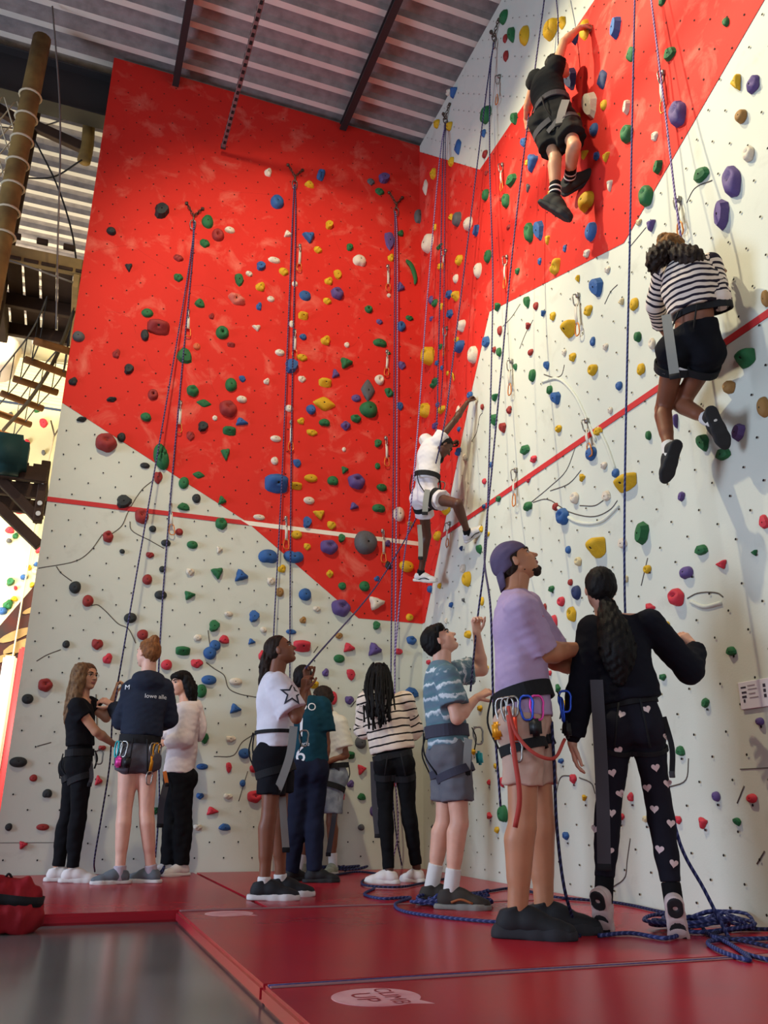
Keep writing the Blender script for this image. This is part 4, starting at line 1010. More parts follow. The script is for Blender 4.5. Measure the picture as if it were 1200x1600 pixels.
def concrete():
    m = mat('polished_concrete', (112, 110, 106), .22, .5, var=.35, vscale=2.2)
    nt = m.node_tree; b = nt.nodes['Principled BSDF']
    n = N(nt, 'ShaderNodeTexNoise'); n.inputs['Scale'].default_value = 3.; n.inputs['Detail'].default_value = 6
    r = N(nt, 'ShaderNodeMapRange'); r.inputs[3].default_value = .10; r.inputs[4].default_value = .26
    nt.links.new(n.outputs['Fac'], r.inputs[0]); nt.links.new(r.outputs[0], b.inputs['Roughness'])
    return m
fl = add('floor', box((-5.5, -2.5, FZ-.1), (18, 24, .2)), concrete(), smooth=False); tag(fl, 'grey polished concrete hall floor', 'floor', kind='structure')

wl = add('wall_left', box((-1.81, .075, (H+FZ)/2), (3.62, .15, H-FZ)), m_white, smooth=False)
tag(wl, 'left climbing wall painted red above and grey white below', 'wall', kind='structure')
wr = add('wall_right', box((.075, -4.4, (H+FZ)/2), (.15, 9.1, H-FZ)), m_white, smooth=False)
tag(wr, 'right climbing wall in grey white with a broad red diagonal band', 'wall', kind='structure')

def paint(name, poly, side, m, parent, d=.004):
    o = add(name, prism(poly, 'y' if side == 'L' else 'x', -d, .002), m, parent, smooth=False); fix_normals(o); return o
LT = .022
paint('red_paint_area', [(-3.62, 4.04), (-1.83, 3.102), (-.675, 2.256), (0, 2.256), (0, H), (-3.62, H)], 'L', m_red, wl)
paint('painted_line', [(-3.62, 3.087-LT), (-1.80, 3.087-LT), (-1.80-.085, 3.087+LT), (-3.62, 3.087+LT)], 'L', m_redline, wl, .006)
paint('painted_line', [(-1.80+.0, 3.087-LT), (0, 3.087-LT), (0, 3.087+LT), (-1.885, 3.087+LT)], 'L', m_whiteline, wl, .006)
paint('red_paint_area', [(0, 8.14), (-1.548, 6.59), (-8.5, 6.59), (-8.5, 6.50), (-3.62, 4.25), (-1.638, 4.883), (-1.197, 4.212), (-.067, 2.256), (0, 2.256)], 'R', m_red, wr)
paint('painted_line', [(-.42, 3.03-LT), (-8.9, 3.03-LT), (-8.9, 3.03+LT), (-.46, 3.03+LT)], 'R', m_redline, wr, .006)

def hole_grid(side, parent):
    v, f = [], []; st = .2441
    def dot(u, z):
        k = len(v)
        for i in range(6):
            a = i*math.pi/3; uu, zz = u+.0075*math.cos(a), z+.0075*math.sin(a)
            v.append((uu, -.0075, zz) if side == 'L' else (-.0075, uu, zz))
        f.append(tuple(range(k, k+6)) if side == 'L' else tuple(range(k+5, k-1, -1)))
    u0, z0 = (-3.4225, 2.4275) if side == 'L' else (-4.1627, 2.2652)
    lo, hi = (-3.58, -.03) if side == 'L' else (-8.8, -.05)
    for h2 in (0, 1):
        i0 = int((lo-u0)/st)-1
        for i in range(i0, int((hi-u0)/st)+2):
            for j in range(-12, 26):
                u, z = u0+(i+.5*h2)*st, z0+(j+.5*h2)*st
                if lo < u < hi and .05 < z < H-.1: dot(u+RND.uniform(-.004, .004), z+RND.uniform(-.004, .004))
    o = add('bolt_hole', (v, f), m_hole, parent, smooth=False); tag(o, kind='stuff')
RND = random.Random(5)
hole_grid('L', wl); hole_grid('R', wr)
for C, par, side in ((CRACKS_LEFT, wl, 'L'), (CRACKS_RIGHT, wr, 'R')):
    for c in C:
        p = smooth_path(c, 5); mid = p[len(p)//2]
        if side == 'L': red = mid[2] > 3.102+(-1.83-mid[0])*.52 and mid[2] > 2.3
        else: red = mid[2] > 4.3 and mid[1] > -1.4 or mid[2] > 4.25+abs(mid[1]+3.62)*.35
        vv, ff = tube(p, .0045, 5)
        add('surface_crack', (vv, ff), m_crackred if red else m_crack, par)
for c in RIBS_RIGHT:
    P_ = smooth_path(c, 6); add('relief_rib', tube(P_, np.full(len(P_), .013), 7), m_white, wr)
# faint panel joint along the foot of the right wall
add('panel_joint', box((-.001, -4.6, 1.03-.30), (.004, 1.0, .004)), m_crack, wr, smooth=False)
add('panel_joint', box((-3.3, -.001, .235), (.62, .004, .004)), m_crack, wl, smooth=False)

# corrugated roof deck
m_roof = mat('roof_sheet_flange', (216, 208, 196), .55, .4, var=.1, vscale=3); m_roof2 = mat('roof_sheet_shaded_recess', (150, 140, 136), .75, .2, var=.3, vscale=9, bump=.3, bscale=120)  # recess faces get a darker colour, the shade between the ribs painted in
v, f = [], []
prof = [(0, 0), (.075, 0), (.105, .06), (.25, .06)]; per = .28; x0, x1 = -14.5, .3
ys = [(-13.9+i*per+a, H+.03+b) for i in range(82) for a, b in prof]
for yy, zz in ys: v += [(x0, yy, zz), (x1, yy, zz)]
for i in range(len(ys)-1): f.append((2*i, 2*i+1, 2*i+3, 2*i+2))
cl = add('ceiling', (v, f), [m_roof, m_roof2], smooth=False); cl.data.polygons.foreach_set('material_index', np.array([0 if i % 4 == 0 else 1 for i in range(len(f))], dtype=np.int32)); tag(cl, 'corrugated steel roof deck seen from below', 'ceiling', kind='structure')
m_steel = mat('dark_steel', (44, 40, 40), .55, .4)
def ibeam(a, b, w, h, name, label):
    a = np.array(a, float); b = np.array(b, float); z = np.array([0, 0, 1.])
    parts = [beam(a+z*(h/2-.01), b+z*(h/2-.01), w, .02), beam(a-z*(h/2-.01), b-z*(h/2-.01), w, .02), beam(a, b, .02, h-.03)]
    o = add(name, join(parts), m_steel, smooth=False, origin=(a+b)/2); return tag(o, label, 'beam')
ibeam((-14, .30, 7.88), (.1, .30, 7.88), .22, .58, 'roof_girder', 'deep black steel girder under the roof behind the red wall')
ibeam((-2.95, -13, 8.13), (-2.95, -.02, 8.13), .07, .16, 'roof_purlin', 'dark steel purlin under the roof nearest the wooden poles')
ibeam((-1.00, -13, 8.16), (-1.00, -.02, 8.16), .08, .10, 'roof_purlin', 'dark steel purlin reaching the red wall near the corner')
pr = add('perforated_rail', beam((-2.38, -9, 7.33), (-2.38, -.12, 7.33), .045, .045), mat('galvanised_rail', (120, 100, 98), .5, .5, .3), smooth=False)
tag(pr, 'perforated steel rail hanging in front of the red wall', 'rail')
hv = []
for i in range(60):
    yy = -.2-i*.09
    hv += [box((-2.38, yy, 7.3065), (.028, .045, .002)), box((-2.4035, yy, 7.33), (.002, .045, .025)), box((-2.3565, yy, 7.33), (.002, .045, .025))]
o = add('slot', join(hv), m_hole, pr, smooth=False); o.location = (-0, 0, 0); tag(o, kind='stuff')
add('end_cap', bevel_box((-2.38, -.11, 7.33), (.055, .03, .055), .004), m_steel, pr, smooth=False)

# ------------------------------------------------------------------ mats
def mat_vinyl():
    m = mat('red_vinyl', (178, 32, 46), .27, .16, var=.18, vscale=1.7, bump=.06, bscale=9, rgb2=(158, 38, 50))
    return m
mv = mat_vinyl()
m_velcro = mat('velcro_strip', (150, 108, 110), .95, .1, bump=.3, bscale=200)
def crash_mat(x0, x1, y0, y1, label):
    o = add('crash_mat', bevel_box(((x0+x1)/2, (y0+y1)/2, FZ/2), (x1-x0, y1-y0, -FZ), .011, None, 2), mv, smooth=False, origin=((x0+x1)/2, (y0+y1)/2, FZ))
    tag(o, label, 'mat', 'red crash mats on the hall floor'); return o
ma = crash_mat(-5.2, -2.07, -2.63, -.01, 'red crash mat under the group of three at the left')
mb = crash_mat(-2.06, -.01, -2.63, -.01, 'red crash mat in the corner between the two walls')
mc = crash_mat(-2.555, -.01, -4.68, -2.64, 'red crash mat under the man in the cap')
md = crash_mat(-2.555, -.01, -7.2, -4.69, 'nearest red crash mat with a large pale round logo')
def local(vf, par):
    v, f = vf; return np.asarray(v, float)-np.array(par.location), f
def strip(par, x0, x1, y, w):
    o = obj('velcro_strip', mesh_data('velcro_strip', *local(bevel_box(((x0+x1)/2, y, .002), (x1-x0, w, .005), .002), par), [m_velcro], False), par)
strip(mc, -2.54, -.05, -2.675, .05); strip(md, -2.54, -.05, -4.73, .05)

m_logo = mat('pale_mat_print', (228, 178, 178), .5, .3, var=.3, vscale=9, rgb2=(206, 132, 138))
m_logotext = mat('mat_print_red', (150, 34, 46), .5)
def text_mesh(s, size):
    c = bpy.data.curves.new('lettering', 'FONT'); c.body = s; c.size = size; c.align_x = 'CENTER'; c.align_y = 'CENTER'
    c.resolution_u = 3
    o = bpy.data.objects.new('lettering', c); COL.objects.link(o)
    dg = bpy.context.evaluated_depsgraph_get(); me = o.evaluated_get(dg).to_mesh()
    v = np.array([q.co[:] for q in me.vertices]); f = [tuple(p.vertices) for p in me.polygons]
    o.evaluated_get(dg).to_mesh_clear(); bpy.data.objects.remove(o); bpy.data.curves.remove(c)
    return v, f
def mat_logo(par, cx, cy, r, faded=False):
    n = 40; out = [(cx+r*math.cos(i*2*math.pi/n), cy+r*.92*math.sin(i*2*math.pi/n)) for i in range(n)]
    o = obj('round_logo', mesh_data('round_logo', *local(prism(out, 'z', .0002, .0012), par), [m_logo], False), par); fix_normals(o)
    t = obj('logo_tail', mesh_data('logo_tail', *local(prism([(cx+r*.45, cy-r*.80), (cx+r*.80, cy-r*.55), (cx+r*.98, cy-r*.98)], 'z', .0002, .0011), par), [m_logo], False), o); fix_normals(t)
    if faded: return
    # the words run across the mat, first line on the right-hand side
    for s, size, du in (('CLIMB', r*.56, .34), ('UP', r*.72, -.28)):
        tv, tf = text_mesh(s, size)
        w = np.zeros_like(tv); w[:, 0] = cx+tv[:, 1]+du*r; w[:, 1] = cy-tv[:, 0]*1.05; w[:, 2] = .0018
        obj('logo_lettering', mesh_data('logo_lettering', *local((w, tf), par), [m_logotext], False), o)
mat_logo(md, -2.27, -4.965, .135); mat_logo(mc, -2.31, -2.84, .125, True)

# ------------------------------------------------------------------ climbing holds
HC = {'G': ((34, 104, 58), 'green'), 'D': ((40, 44, 44), 'black'), 'R': ((150, 44, 40), 'brick red'), 'P': ((206, 52, 66), 'coral red'), 'B': ((46, 92, 150), 'blue'),
      'Y': ((214, 168, 26), 'yellow'), 'W': ((222, 208, 186), 'cream'), 'V': ((92, 72, 128), 'purple'), 'T': ((158, 116, 62), 'tan'), 'K': ((88, 88, 90), 'grey'),
      'N': ((34, 50, 92), 'navy'), 'C': ((214, 196, 150), 'pale yellow'), 'S': ((214, 112, 92), 'salmon'), 'O': ((206, 98, 58), 'orange')}
HM = {k: mat('hold_'+c[1].replace(' ', '_'), c[0], .62, .35, var=.25, vscale=30, bump=.25, bscale=120) for k, c in HC.items()}
def outline(shape, th, rs):
    c, s = math.cos(th), math.sin(th)
    if shape in ('round', 'ring'): r = .5*(1+.03*math.sin(3*th+rs[0]))
    elif shape == 'oval': r = .5/math.sqrt((c/1)**2+(s/.9)**2)*(1+.05*math.sin(2*th+rs[0]))
    elif shape in ('tri',):
        a = (th-math.pi/2+rs[4]*.6) % (2*math.pi/3)-math.pi/3; r = .30/max(.25, math.cos(a))*1.0; r = min(r, .52)*(1+.05*math.sin(5*th+rs[1]))
    elif shape == 'tear': r = .5*(.62+.38*math.cos((th-rs[4])/2)**6+.1*math.cos(th-rs[4]))
    elif shape == 'leaf': r = .5/((abs(c)**1.15+abs(s)**1.15)**(1/1.15))*1.08
    elif shape == 'heart': r = .5*(.92+.14*math.cos(2*th)+.10*s*abs(c)-.24*max(0, s)**10)
    elif shape == 'bean': r = .5*(1-.30*max(0, -s)**4+.06*math.cos(2*th))
    elif shape == 'ledge': r = .5/max(abs(c), abs(s)*.9+.25*abs(c))*(1-.10*max(0, -s))
    elif shape == 'double': r = .5*(.70+.30*math.cos(2*(th-rs[4]))**2*(1 if math.cos(2*(th-rs[4])) > 0 else .2))
    elif shape == 'foot': r = .5*(.72+.25*math.cos(th-2.0)**4+.28*max(0, math.cos(th+.75))**3)
    elif shape == 'jug': r = .5*(1+.07*math.sin(2*th+rs[0])+.05*math.sin(5*th+rs[1]))
    else: r = .5*(.88+.10*math.sin(2*th+rs[0])+.08*math.sin(3*th+rs[1])+.05*math.sin(5*th+rs[2]))
    return r
def hold_mesh(shape, seed):
    rg_ = random.Random(seed*7+len(shape)*131); rs = [rg_.uniform(0, 6.28) for _ in range(8)]
    nr, ns = (6, 22) if shape != 'facet' else (4, 13)
    if shape == 'arc':
        p = smooth_path([(-.35, .5, .18), (.0, .32, .3), (.25, .0, .32), (.36, -.3, .3), (.33, -.5, .18)], 5)
        v, f = tube(p, [.08+.10*math.sin(math.pi*i/(len(p)-1)) for i in range(len(p))], 7)
        return mesh_data('climbing_hold', v, f, [HM['G'], m_hole])
    planes = [(rg_.uniform(-.9, .9), rg_.uniform(-.9, .9), rg_.uniform(.7, 1.1)) for _ in range(6)]
    bx, by = rg_.uniform(-.06, .06), rg_.uniform(-.08, .06); v = [(bx, by, 0)]; f = []; fm = []
    def height(x, y, r):
        e = max(0., 1-r**3.0)**.5
        if shape == 'ledge': z = e*(.62+.38*math.tanh(5*(y+.12)))
        elif shape == 'facet': z = min([1.]+[a*x+b*y+c for a, b, c in planes])*(1 if r < .99 else 0)*.95
        elif shape == 'jug': z = e*(1-.55*math.exp(-((x-.05)**2/.05+(y-.10)**2/.012)))
        elif shape == 'ring': z = e*(1-.7*math.exp(-(x*x+y*y)/.018))
        elif shape == 'double': z = e*(.75+.25*math.cos(2*math.atan2(y, x)-2*rs[4]))
        elif shape == 'lump': z = e*(.82+.18*math.sin(9*x+rs[0])*math.sin(8*y+rs[1]))
        elif shape == 'foot': z = e*(.8+.2*math.sin(22*(x-y)))
        elif shape == 'leaf': z = e*(1-.6*abs(y))
        else: z = e*(.94+.06*math.sin(7*x+rs[2]+5*y))
        return max(z, 0)
    for i in range(1, nr+1):
        r = (.10 if i == 1 else .11+.89*((i-1)/(nr-1))**.8)
        for j in range(ns):
            th = 2*math.pi*j/ns; R_ = outline(shape, th, rs); c = 1-r
            x, y = R_*r*math.cos(th)+bx*c, R_*r*math.sin(th)+by*c
            v.append((x, y, height(x, y, r)))
    v[0] = (bx, by, max(height(bx, by, 0)-.16, .05))
    for j in range(ns): f.append((0, 1+j, 1+(j+1) % ns)); fm.append(1)
    for i in range(nr-1):
        for j in range(ns):
            a, b = 1+i*ns+j, 1+i*ns+(j+1) % ns; f.append((a, a+ns, b+ns, b)); fm.append(0)
    return mesh_data('climbing_hold', v, f, [HM['G'], m_hole], smooth=shape not in ('facet',), fmat=fm)
SHW = {'round': 'rounded', 'oval': 'oval', 'tri': 'three-cornered', 'tear': 'teardrop', 'leaf': 'leaf-shaped', 'heart': 'heart-shaped', 'bean': 'bean-shaped', 'ledge': 'ledge-shaped',
       'double': 'two-lobed', 'foot': 'foot-shaped', 'jug': 'pocketed', 'ring': 'ring-shaped', 'lump': 'knobbly', 'facet': 'faceted', 'arc': 'thin curved'}
def zone(side, u, z):
    if side == 'L':
        b = 3.102+(-1.83-u)*.525 if u < -1.83 else (3.102+(-1.83-u)*.7325 if u < -.675 else 2.256)
        if z > b: return ('left wall red area', "the left wall's upper red area") if z > 5 else ('lr2', "the left wall's lower red area")
        return ('lw1', "the left wall's pale upper part") if z > 3.087 else (('lw2', "the left wall's pale middle part") if z > 1.55 else ('lw3', "the left wall's pale foot"))
    if z > 6.59 and z > 8.14+u: return ('rt', "the right wall's cream top")
    lowb = 4.25+(-3.62-u)*.46 if u < -3.62 else (4.25+(u+3.62)*.32 if u < -1.638 else (4.883+(u+1.638)*-1.52 if u < -1.197 else 4.212+(u+1.197)*-1.73))
    if z > lowb: return ('rr1', "the red band near the corner") if u > -1.9 else ('rr2', "the right wall's upper red band")
    if z > 3.03: return ('rw1', "the right wall's white upper part")
    return ('rw2', "the right wall's white middle part") if z > 1.9 else ('rw3', "the right wall's white lower part")
ORD = ['', 'first', 'second', 'third', 'fourth', 'fifth', 'sixth', 'seventh', 'eighth', 'ninth', 'tenth', 'eleventh', 'twelfth', 'thirteenth', 'fourteenth']
rows = []
for l in HOLDS.split('\n'):
    a = l.split(); rows.append(dict(side=a[0], u=float(a[1]), z=float(a[2]), w=float(a[3]), h=float(a[4]), c=a[5], s=a[6]))
bins = {}
for r in rows:
    r['zone'] = zone(r['side'], r['u'], r['z']); bins.setdefault((r['zone'][0], r['c'], r['s']), []).append(r)
for k, g in bins.items():
    g.sort(key=lambda r: r['u'] if r['side'] == 'L' else -r['u'])
    for i, r in enumerate(g):
        t = '%s %s climbing hold on %s' % (HC[r['c']][1], SHW[r['s']], r['zone'][1])
        if len(g) > 1: t += ', '+('leftmost' if i == 0 else 'rightmost' if i == len(g)-1 else ORD[i+1]+' from left')
        r['label'] = t
HMESH = {}
def hold_matrix(r, rr):
    w, h = r['w'], r['h']; dep = {'ledge': .75, 'round': .48, 'leaf': .3, 'arc': .5, 'jug': .55, 'ring': .5, 'oval': .42}.get(r['s'], .48)*min(w, h)*rr.uniform(.9, 1.1)
    dep = min(max(dep, .022), .13)
    M = Matrix(((1, 0, 0), (0, 0, -1), (0, 1, 0))) if r['side'] == 'L' else Matrix(((0, 0, -1), (-1, 0, 0), (0, 1, 0)))
    S = Matrix.Diagonal((w*1.04, h*1.04, dep))
    L = Vector((r['u'], -.003, r['z'])) if r['side'] == 'L' else Vector((-.003, r['u'], r['z']))
    return Matrix.Translation(L) @ (M@S).to_4x4()
rest_v, rest_f, rest_m, rest_k = [], [], [], 0
mlist = list(HM.keys())
for i, r in enumerate(rows):
    rr = random.Random(i*13+1); key = (r['s'], rr.randrange(3))
    if key not in HMESH: HMESH[key] = hold_mesh(*key)
    me = HMESH[key]; mw = hold_matrix(r, rr)
    if i < 300:
        o = bpy.data.objects.new('climbing_hold', me); COL.objects.link(o); o.matrix_world = mw
        o.material_slots[0].link = 'OBJECT'; o.material_slots[0].material = HM[r['c']]
        tag(o, r['label'], 'climbing hold', 'climbing holds on the '+('left' if r['side'] == 'L' else 'right')+' wall')
    else:
        for q in me.vertices: rest_v.append((mw@q.co)[:])
        for p in me.polygons:
            rest_f.append(tuple(j+rest_k for j in p.vertices)); rest_m.append(mlist.index(r['c']) if p.material_index == 0 else len(mlist))
        rest_k += len(me.vertices)
o = obj('small_foothold', mesh_data('small_foothold', np.array(rest_v), rest_f, [HM[k] for k in mlist]+[m_hole], True, rest_m))
tag(o, 'the many small footholds scattered over both climbing walls', 'foothold', kind='stuff')

# ------------------------------------------------------------------ anchors and quickdraws
m_alu = mat('carabiner_alloy', (150, 146, 140), .35, .5, .85)
m_goldalu = mat('orange_alloy', (206, 118, 40), .4, .5, .4)
m_sling = mat('pale_sling', (206, 198, 184), .9, .1)
m_chain = mat('chain_steel', (96, 84, 72), .45, .5, .8)
def carabiner(c, up, side, h=.10, w=.055, r=.005, n=5):
    c = np.asarray(c, float); pts = []
    for i in range(18):
        a = 2*math.pi*i/18; x = math.copysign(abs(math.cos(a))**.6, math.cos(a)); y = math.copysign(abs(math.sin(a))**.8, math.sin(a))
        pts.append(c+up*y*h/2+side*x*w/2*(1 if y > 0 else .82))
    return tube(pts, r, n, closed=True)
Z3 = np.array([0, 0, 1.])
def quickdraw(a, b, nrm, side, label, group):
    a = np.array(a); b = np.array(b); root = empty('quickdraw', tuple(a)); tag(root, label, 'quickdraw', group)
    d = unit(b-a); L = np.linalg.norm(b-a); off = nrm*.035
    lc = min(.085, L*.3)
    def P(n, vf, m): return obj(n, mesh_data(n, np.asarray(vf[0])-a, vf[1], [m]), root)
    P('hanger_plate', bevel_box(a+nrm*.012, (.03, .03, .04), .006), m_alu)
    P('carabiner', carabiner(a+d*lc*.55+off, -d, nrm, lc*1.15, .05), m_alu)
    P('sling', ribbon(np.array([a+d*lc*.95+off, a+d*L*.5+off*1.15, b-d*lc*.95+off]), .026, .005, side), m_sling)
    P('carabiner', carabiner(b-d*lc*.5+off, d, side, lc*1.2, .055), m_goldalu)
pos_l = ['upper', 'middle', 'lower', 'bottom']
for i, (a, b) in enumerate(DRAWS_LEFT):
    col = 'leftmost rope' if i < 3 else 'middle rope' if i < 7 else 'rightmost rope'; k = i if i < 3 else i-3 if i < 7 else i-7
    n_ = 3 if i < 3 else 4
    quickdraw(a, b, np.array([0, -1., 0]), np.array([1., 0, 0]), 'quickdraw hanging beside the red wall\'s %s, %s' % (col, ['topmost', 'second from top', 'third from top', 'lowest'][k] if n_ == 4 else ['topmost', 'middle one', 'lowest'][k]), 'quickdraws on the left wall')
RL = ['quickdraw on the red band right beside the corner ropes', 'dark quickdraw high in the corner of the red band', 'quickdraw on the red band left of the top climber', 'quickdraw on the cream top of the right wall',
      'pale quickdraw at the lower rim of the red band', 'quickdraw on the white wall beside the hanging double rope', 'quickdraw beside a yellow ledge hold on the white wall', 'quickdraw just under the red line beside the double rope',
      'quickdraw crossing the red line above a blue hold', 'quickdraw on the red band above the purple hold', 'quickdraw above the head of the striped climber', 'dark quickdraw near the foot of the corner climber']
for (a, b), l in zip(DRAWS_RIGHT, RL):
    quickdraw(a, b, np.array([-1., 0, 0]), np.array([0, -1., 0]), l, 'quickdraws on the right wall')
def chain_anchor(c, nrm, side, label):
    c = np.array(c, float); root = empty('chain_anchor', tuple(c)); tag(root, label, 'anchor', 'chain anchors at the top of the routes')
    def P(n, vf, m): return obj(n, mesh_data(n, np.asarray(vf[0])-c, vf[1], [m]), root)
    j = c-Z3*.15+nrm*.03
    for sg, dz in ((-1, 0), (1, -.02)):
        e = c+side*sg*.085+Z3*dz
        P('bolt_plate', bevel_box(e+nrm*.01, (.035, .035, .035), .008), m_chain)
        links = []
        for t in np.linspace(.12, .95, 5):
            p = (e+nrm*.02)*(1-t)+j*t; d = unit(j-e)
            links.append(carabiner(p, d, unit(np.cross(d, nrm)) if len(links) % 2 else nrm, .042, .024, .0045))
        P('chain', join(links), m_chain)
    P('steel_ring', carabiner(j-Z3*.035, Z3, nrm, .07, .05, .006), m_chain)
    P('carabiner', carabiner(j-Z3*.11, Z3, side, .11, .06, .006), m_alu)
for c, l in zip(ANCHORS_LEFT, ('chain anchor above the leftmost rope on the red wall', 'chain anchor above the middle rope on the red wall', 'chain anchor above the rightmost rope on the red wall')):
    chain_anchor(c, np.array([0, -1., 0]), np.array([1., 0, 0]), l)
for c, l in zip(ANCHORS_RIGHT, ('chain anchor on the cream top close to the corner', 'chain anchor on the cream top under the roof edge, further from corner')):
    chain_anchor(c, np.array([-1., 0, 0]), np.array([0, -1., 0]), l)

# ------------------------------------------------------------------ ropes
RM = {'navy': rope_mat('rope_navy_purple', (36, 34, 66), (98, 92, 132)), 'purple': rope_mat('rope_purple_white', (92, 70, 120), (176, 162, 196)),
      'blue': rope_mat('rope_blue', (38, 46, 92), (84, 90, 136)), 'navydark': rope_mat('rope_dark_navy', (26, 28, 52), (58, 62, 100)), 'cord': rope_mat('seam_cord_blue', (44, 52, 110), (60, 70, 130))}
def rope(label, key, r, pts, name='climbing_rope', cat='rope', n=7):
    P = smooth_path(pts, n); org = P[0]; nn = 7
    v, f = tube(P-org, r, nn); o = obj(name, mesh_data(name, v, f, [RM[key]]), None, tuple(org))
    L = np.concatenate([[0], np.cumsum(np.linalg.norm(np.diff(P, axis=0), axis=1))])
    for an, arr in (('along', np.repeat(L, nn)), ('turn', np.tile(np.abs(np.arange(nn)/nn*2-1), len(P)))):
        at = o.data.attributes.new(an, 'FLOAT', 'POINT'); at.data.foreach_set('value', arr.astype(np.float32))
    return tag(o, label, cat, 'climbing ropes in the hall')
for l, c, r, p in ROPES: rope(l, c, r, p)
# tangled heaps: many loops of one rope
def heap(cx, cy, rx, ry, n, label, key, seed):
    rg_ = random.Random(seed); P = []
    for i in range(n*9):
        a = i*2*math.pi/9; s_ = 1+.35*math.sin(i*.37+seed)
        P.append((cx+rx*s_*math.cos(a)*rg_.uniform(.8, 1.05)+.03*math.sin(i*.2), cy+ry*s_*math.sin(a)*rg_.uniform(.75, 1.05), .012+.006*(i % 5)+.05*abs(math.sin(i*.21))*rg_.random()))
    rope(label, key, .009, P, n=4)
heap(-1.02, -2.85, .20, .10, 7, 'heap of blue rope behind the man in the cap', 'blue', 3)
heap(-.32, -4.05, .22, .14, 6, 'heap of dark rope on the mat by the right edge', 'blue', 8)
heap(-1.0, -.30, .24, .07, 4, 'heap of dark rope at the wall foot behind the braided girl', 'navydark', 5)
heap(-2.47, -.42, .06, .06, 2, 'small rope coil between the hoodie girl\'s shoes', 'navydark', 11)
# ------------------------------------------------------------------ people
def skin_mat(name, rgb):
    return mat('skin_'+name, rgb, .5, .35, var=.12, vscale=14, sss=.12)
def hair_mat(name, rgb, rgb2):
    m = mat('hair_'+name, rgb, .6, .14, var=.3, vscale=40, rgb2=rgb2, bump=.25, bscale=160); return m
def cloth(name, rgb, rough=.9, var=.12, bump=.15):
    return mat('cloth_'+name, rgb, rough, .15, var=var, vscale=7, bump=bump, bscale=45)
m_eye = mat('eye_white', (186, 176, 168), .3); m_iris = mat('eye_dark', (40, 26, 18), .2)
m_web = {'black': mat('webbing_black', (17, 17, 20), .85), 'grey': mat('webbing_charcoal', (62, 60, 64), .85), 'lgrey': mat('webbing_pale_grey', (136, 136, 130), .85, bump=.2, bscale=300), 'orange': mat('webbing_orange', (196, 104, 40), .8)}
GEAR = {'red': mat('gear_red', (214, 58, 34), .4, .5, .3), 'blue': mat('gear_blue', (36, 78, 190), .35, .5, .5), 'pink': mat('gear_pink', (226, 70, 160), .4, .5, .4), 'gold': mat('gear_gold', (222, 150, 24), .4, .5, .4),
        'cyan': mat('gear_cyan', (30, 170, 176), .4, .5, .3), 'silver': m_alu, 'black': mat('gear_black', (24, 24, 26), .5)}

def hand_prims(w, d, n, curl, s, left, spread=.0):
    """five-fingered hand: wrist w, direction d, palm normal n (palm side), curl in radians per joint"""
    d = unit(d); n = unit(np.asarray(n)-(np.asarray(n)@d)*d); side = np.cross(d, n)*(1 if left else -1)   # towards the thumb
    pr = []; kn = w+d*.085*s
    for t in (-.026, -.009, .009, .026): pr.append((w+d*.012*s+side*t*.6*s, kn+side*t*s, .0135*s, .0115*s))
    for t, L in ((.030, .070), (.010, .078), (-.010, .073), (-.029, .058)):
        p = kn+side*t*s-d*.004*s; a = curl*.55; ln_ = np.array([.44, .31, .25])*L*s; r = .0088*s
        for q in range(3):
            dd = d*math.cos(a)+n*math.sin(a)+side*t*spread*6; e = p+dd*ln_[q]; pr.append((p, e, r, r*.9)); p = e; r *= .9; a += curl
    p = w+d*.022*s+side*.026*s+n*.006*s; a = .6 if curl < 1 else .25
    for L, r in ((.042, .0115), (.032, .0098), (.026, .0088)):
        dd = unit(d*math.cos(a)+side*math.sin(a)+n*min(.9, curl*.55)); e = p+dd*L*s; pr.append((p, e, r*s, r*.9*s)); p = e; a -= .32
    return pr

def ring_pts(fields, c, nrm, ref, rmax, n=44, rmin=.02, other=None):
    nrm = unit(nrm); u = unit(np.asarray(ref)-(np.asarray(ref)@nrm)*nrm); w = np.cross(nrm, u)
    ang = np.arange(n)*2*math.pi/n; dirs = np.cos(ang)[:, None]*u+np.sin(ang)[:, None]*w
    rad = np.arange(rmin, rmax, .004); P = c+dirs[:, None]*rad[None, :, None]
    D = np.min(np.stack([f.at(P) for f in fields]), 0)
    out = np.full(n, rmax)
    for i in range(n):
        k = np.argmax(D[i] > 0)
        out[i] = rad[k] if D[i].max() > 0 else rmax
    for _ in range(3):
        out = np.maximum(out, (np.roll(out, 1)+np.roll(out, -1))/2)
    if other is not None:
        o_ = np.asarray(other)-c; hd = np.linalg.norm(o_)/2; cs = dirs@unit(o_)
        out = np.where(cs > .05, np.minimum(out, hd/np.maximum(cs, .05)+.004), out)
    return c+dirs*out[:, None], dirs

def band(fields, c, nrm, ref, rmax, width, thick, n=44, other=None):
    P, d = ring_pts(fields, c, nrm, ref, rmax, n, other=other); nrm = unit(nrm); v = []
    for i in range(n):
        for a, b in ((-1, -.3), (1, -.3), (1, 1), (-1, 1)): v.append(P[i]+nrm*a*width/2+d[i]*b*thick)
    f = []
    for i in range(n):
        j = (i+1) % n
        for k in range(4):
            l = (k+1) % 4; f.append((i*4+k, i*4+l, j*4+l, j*4+k))
    return np.array(v), f

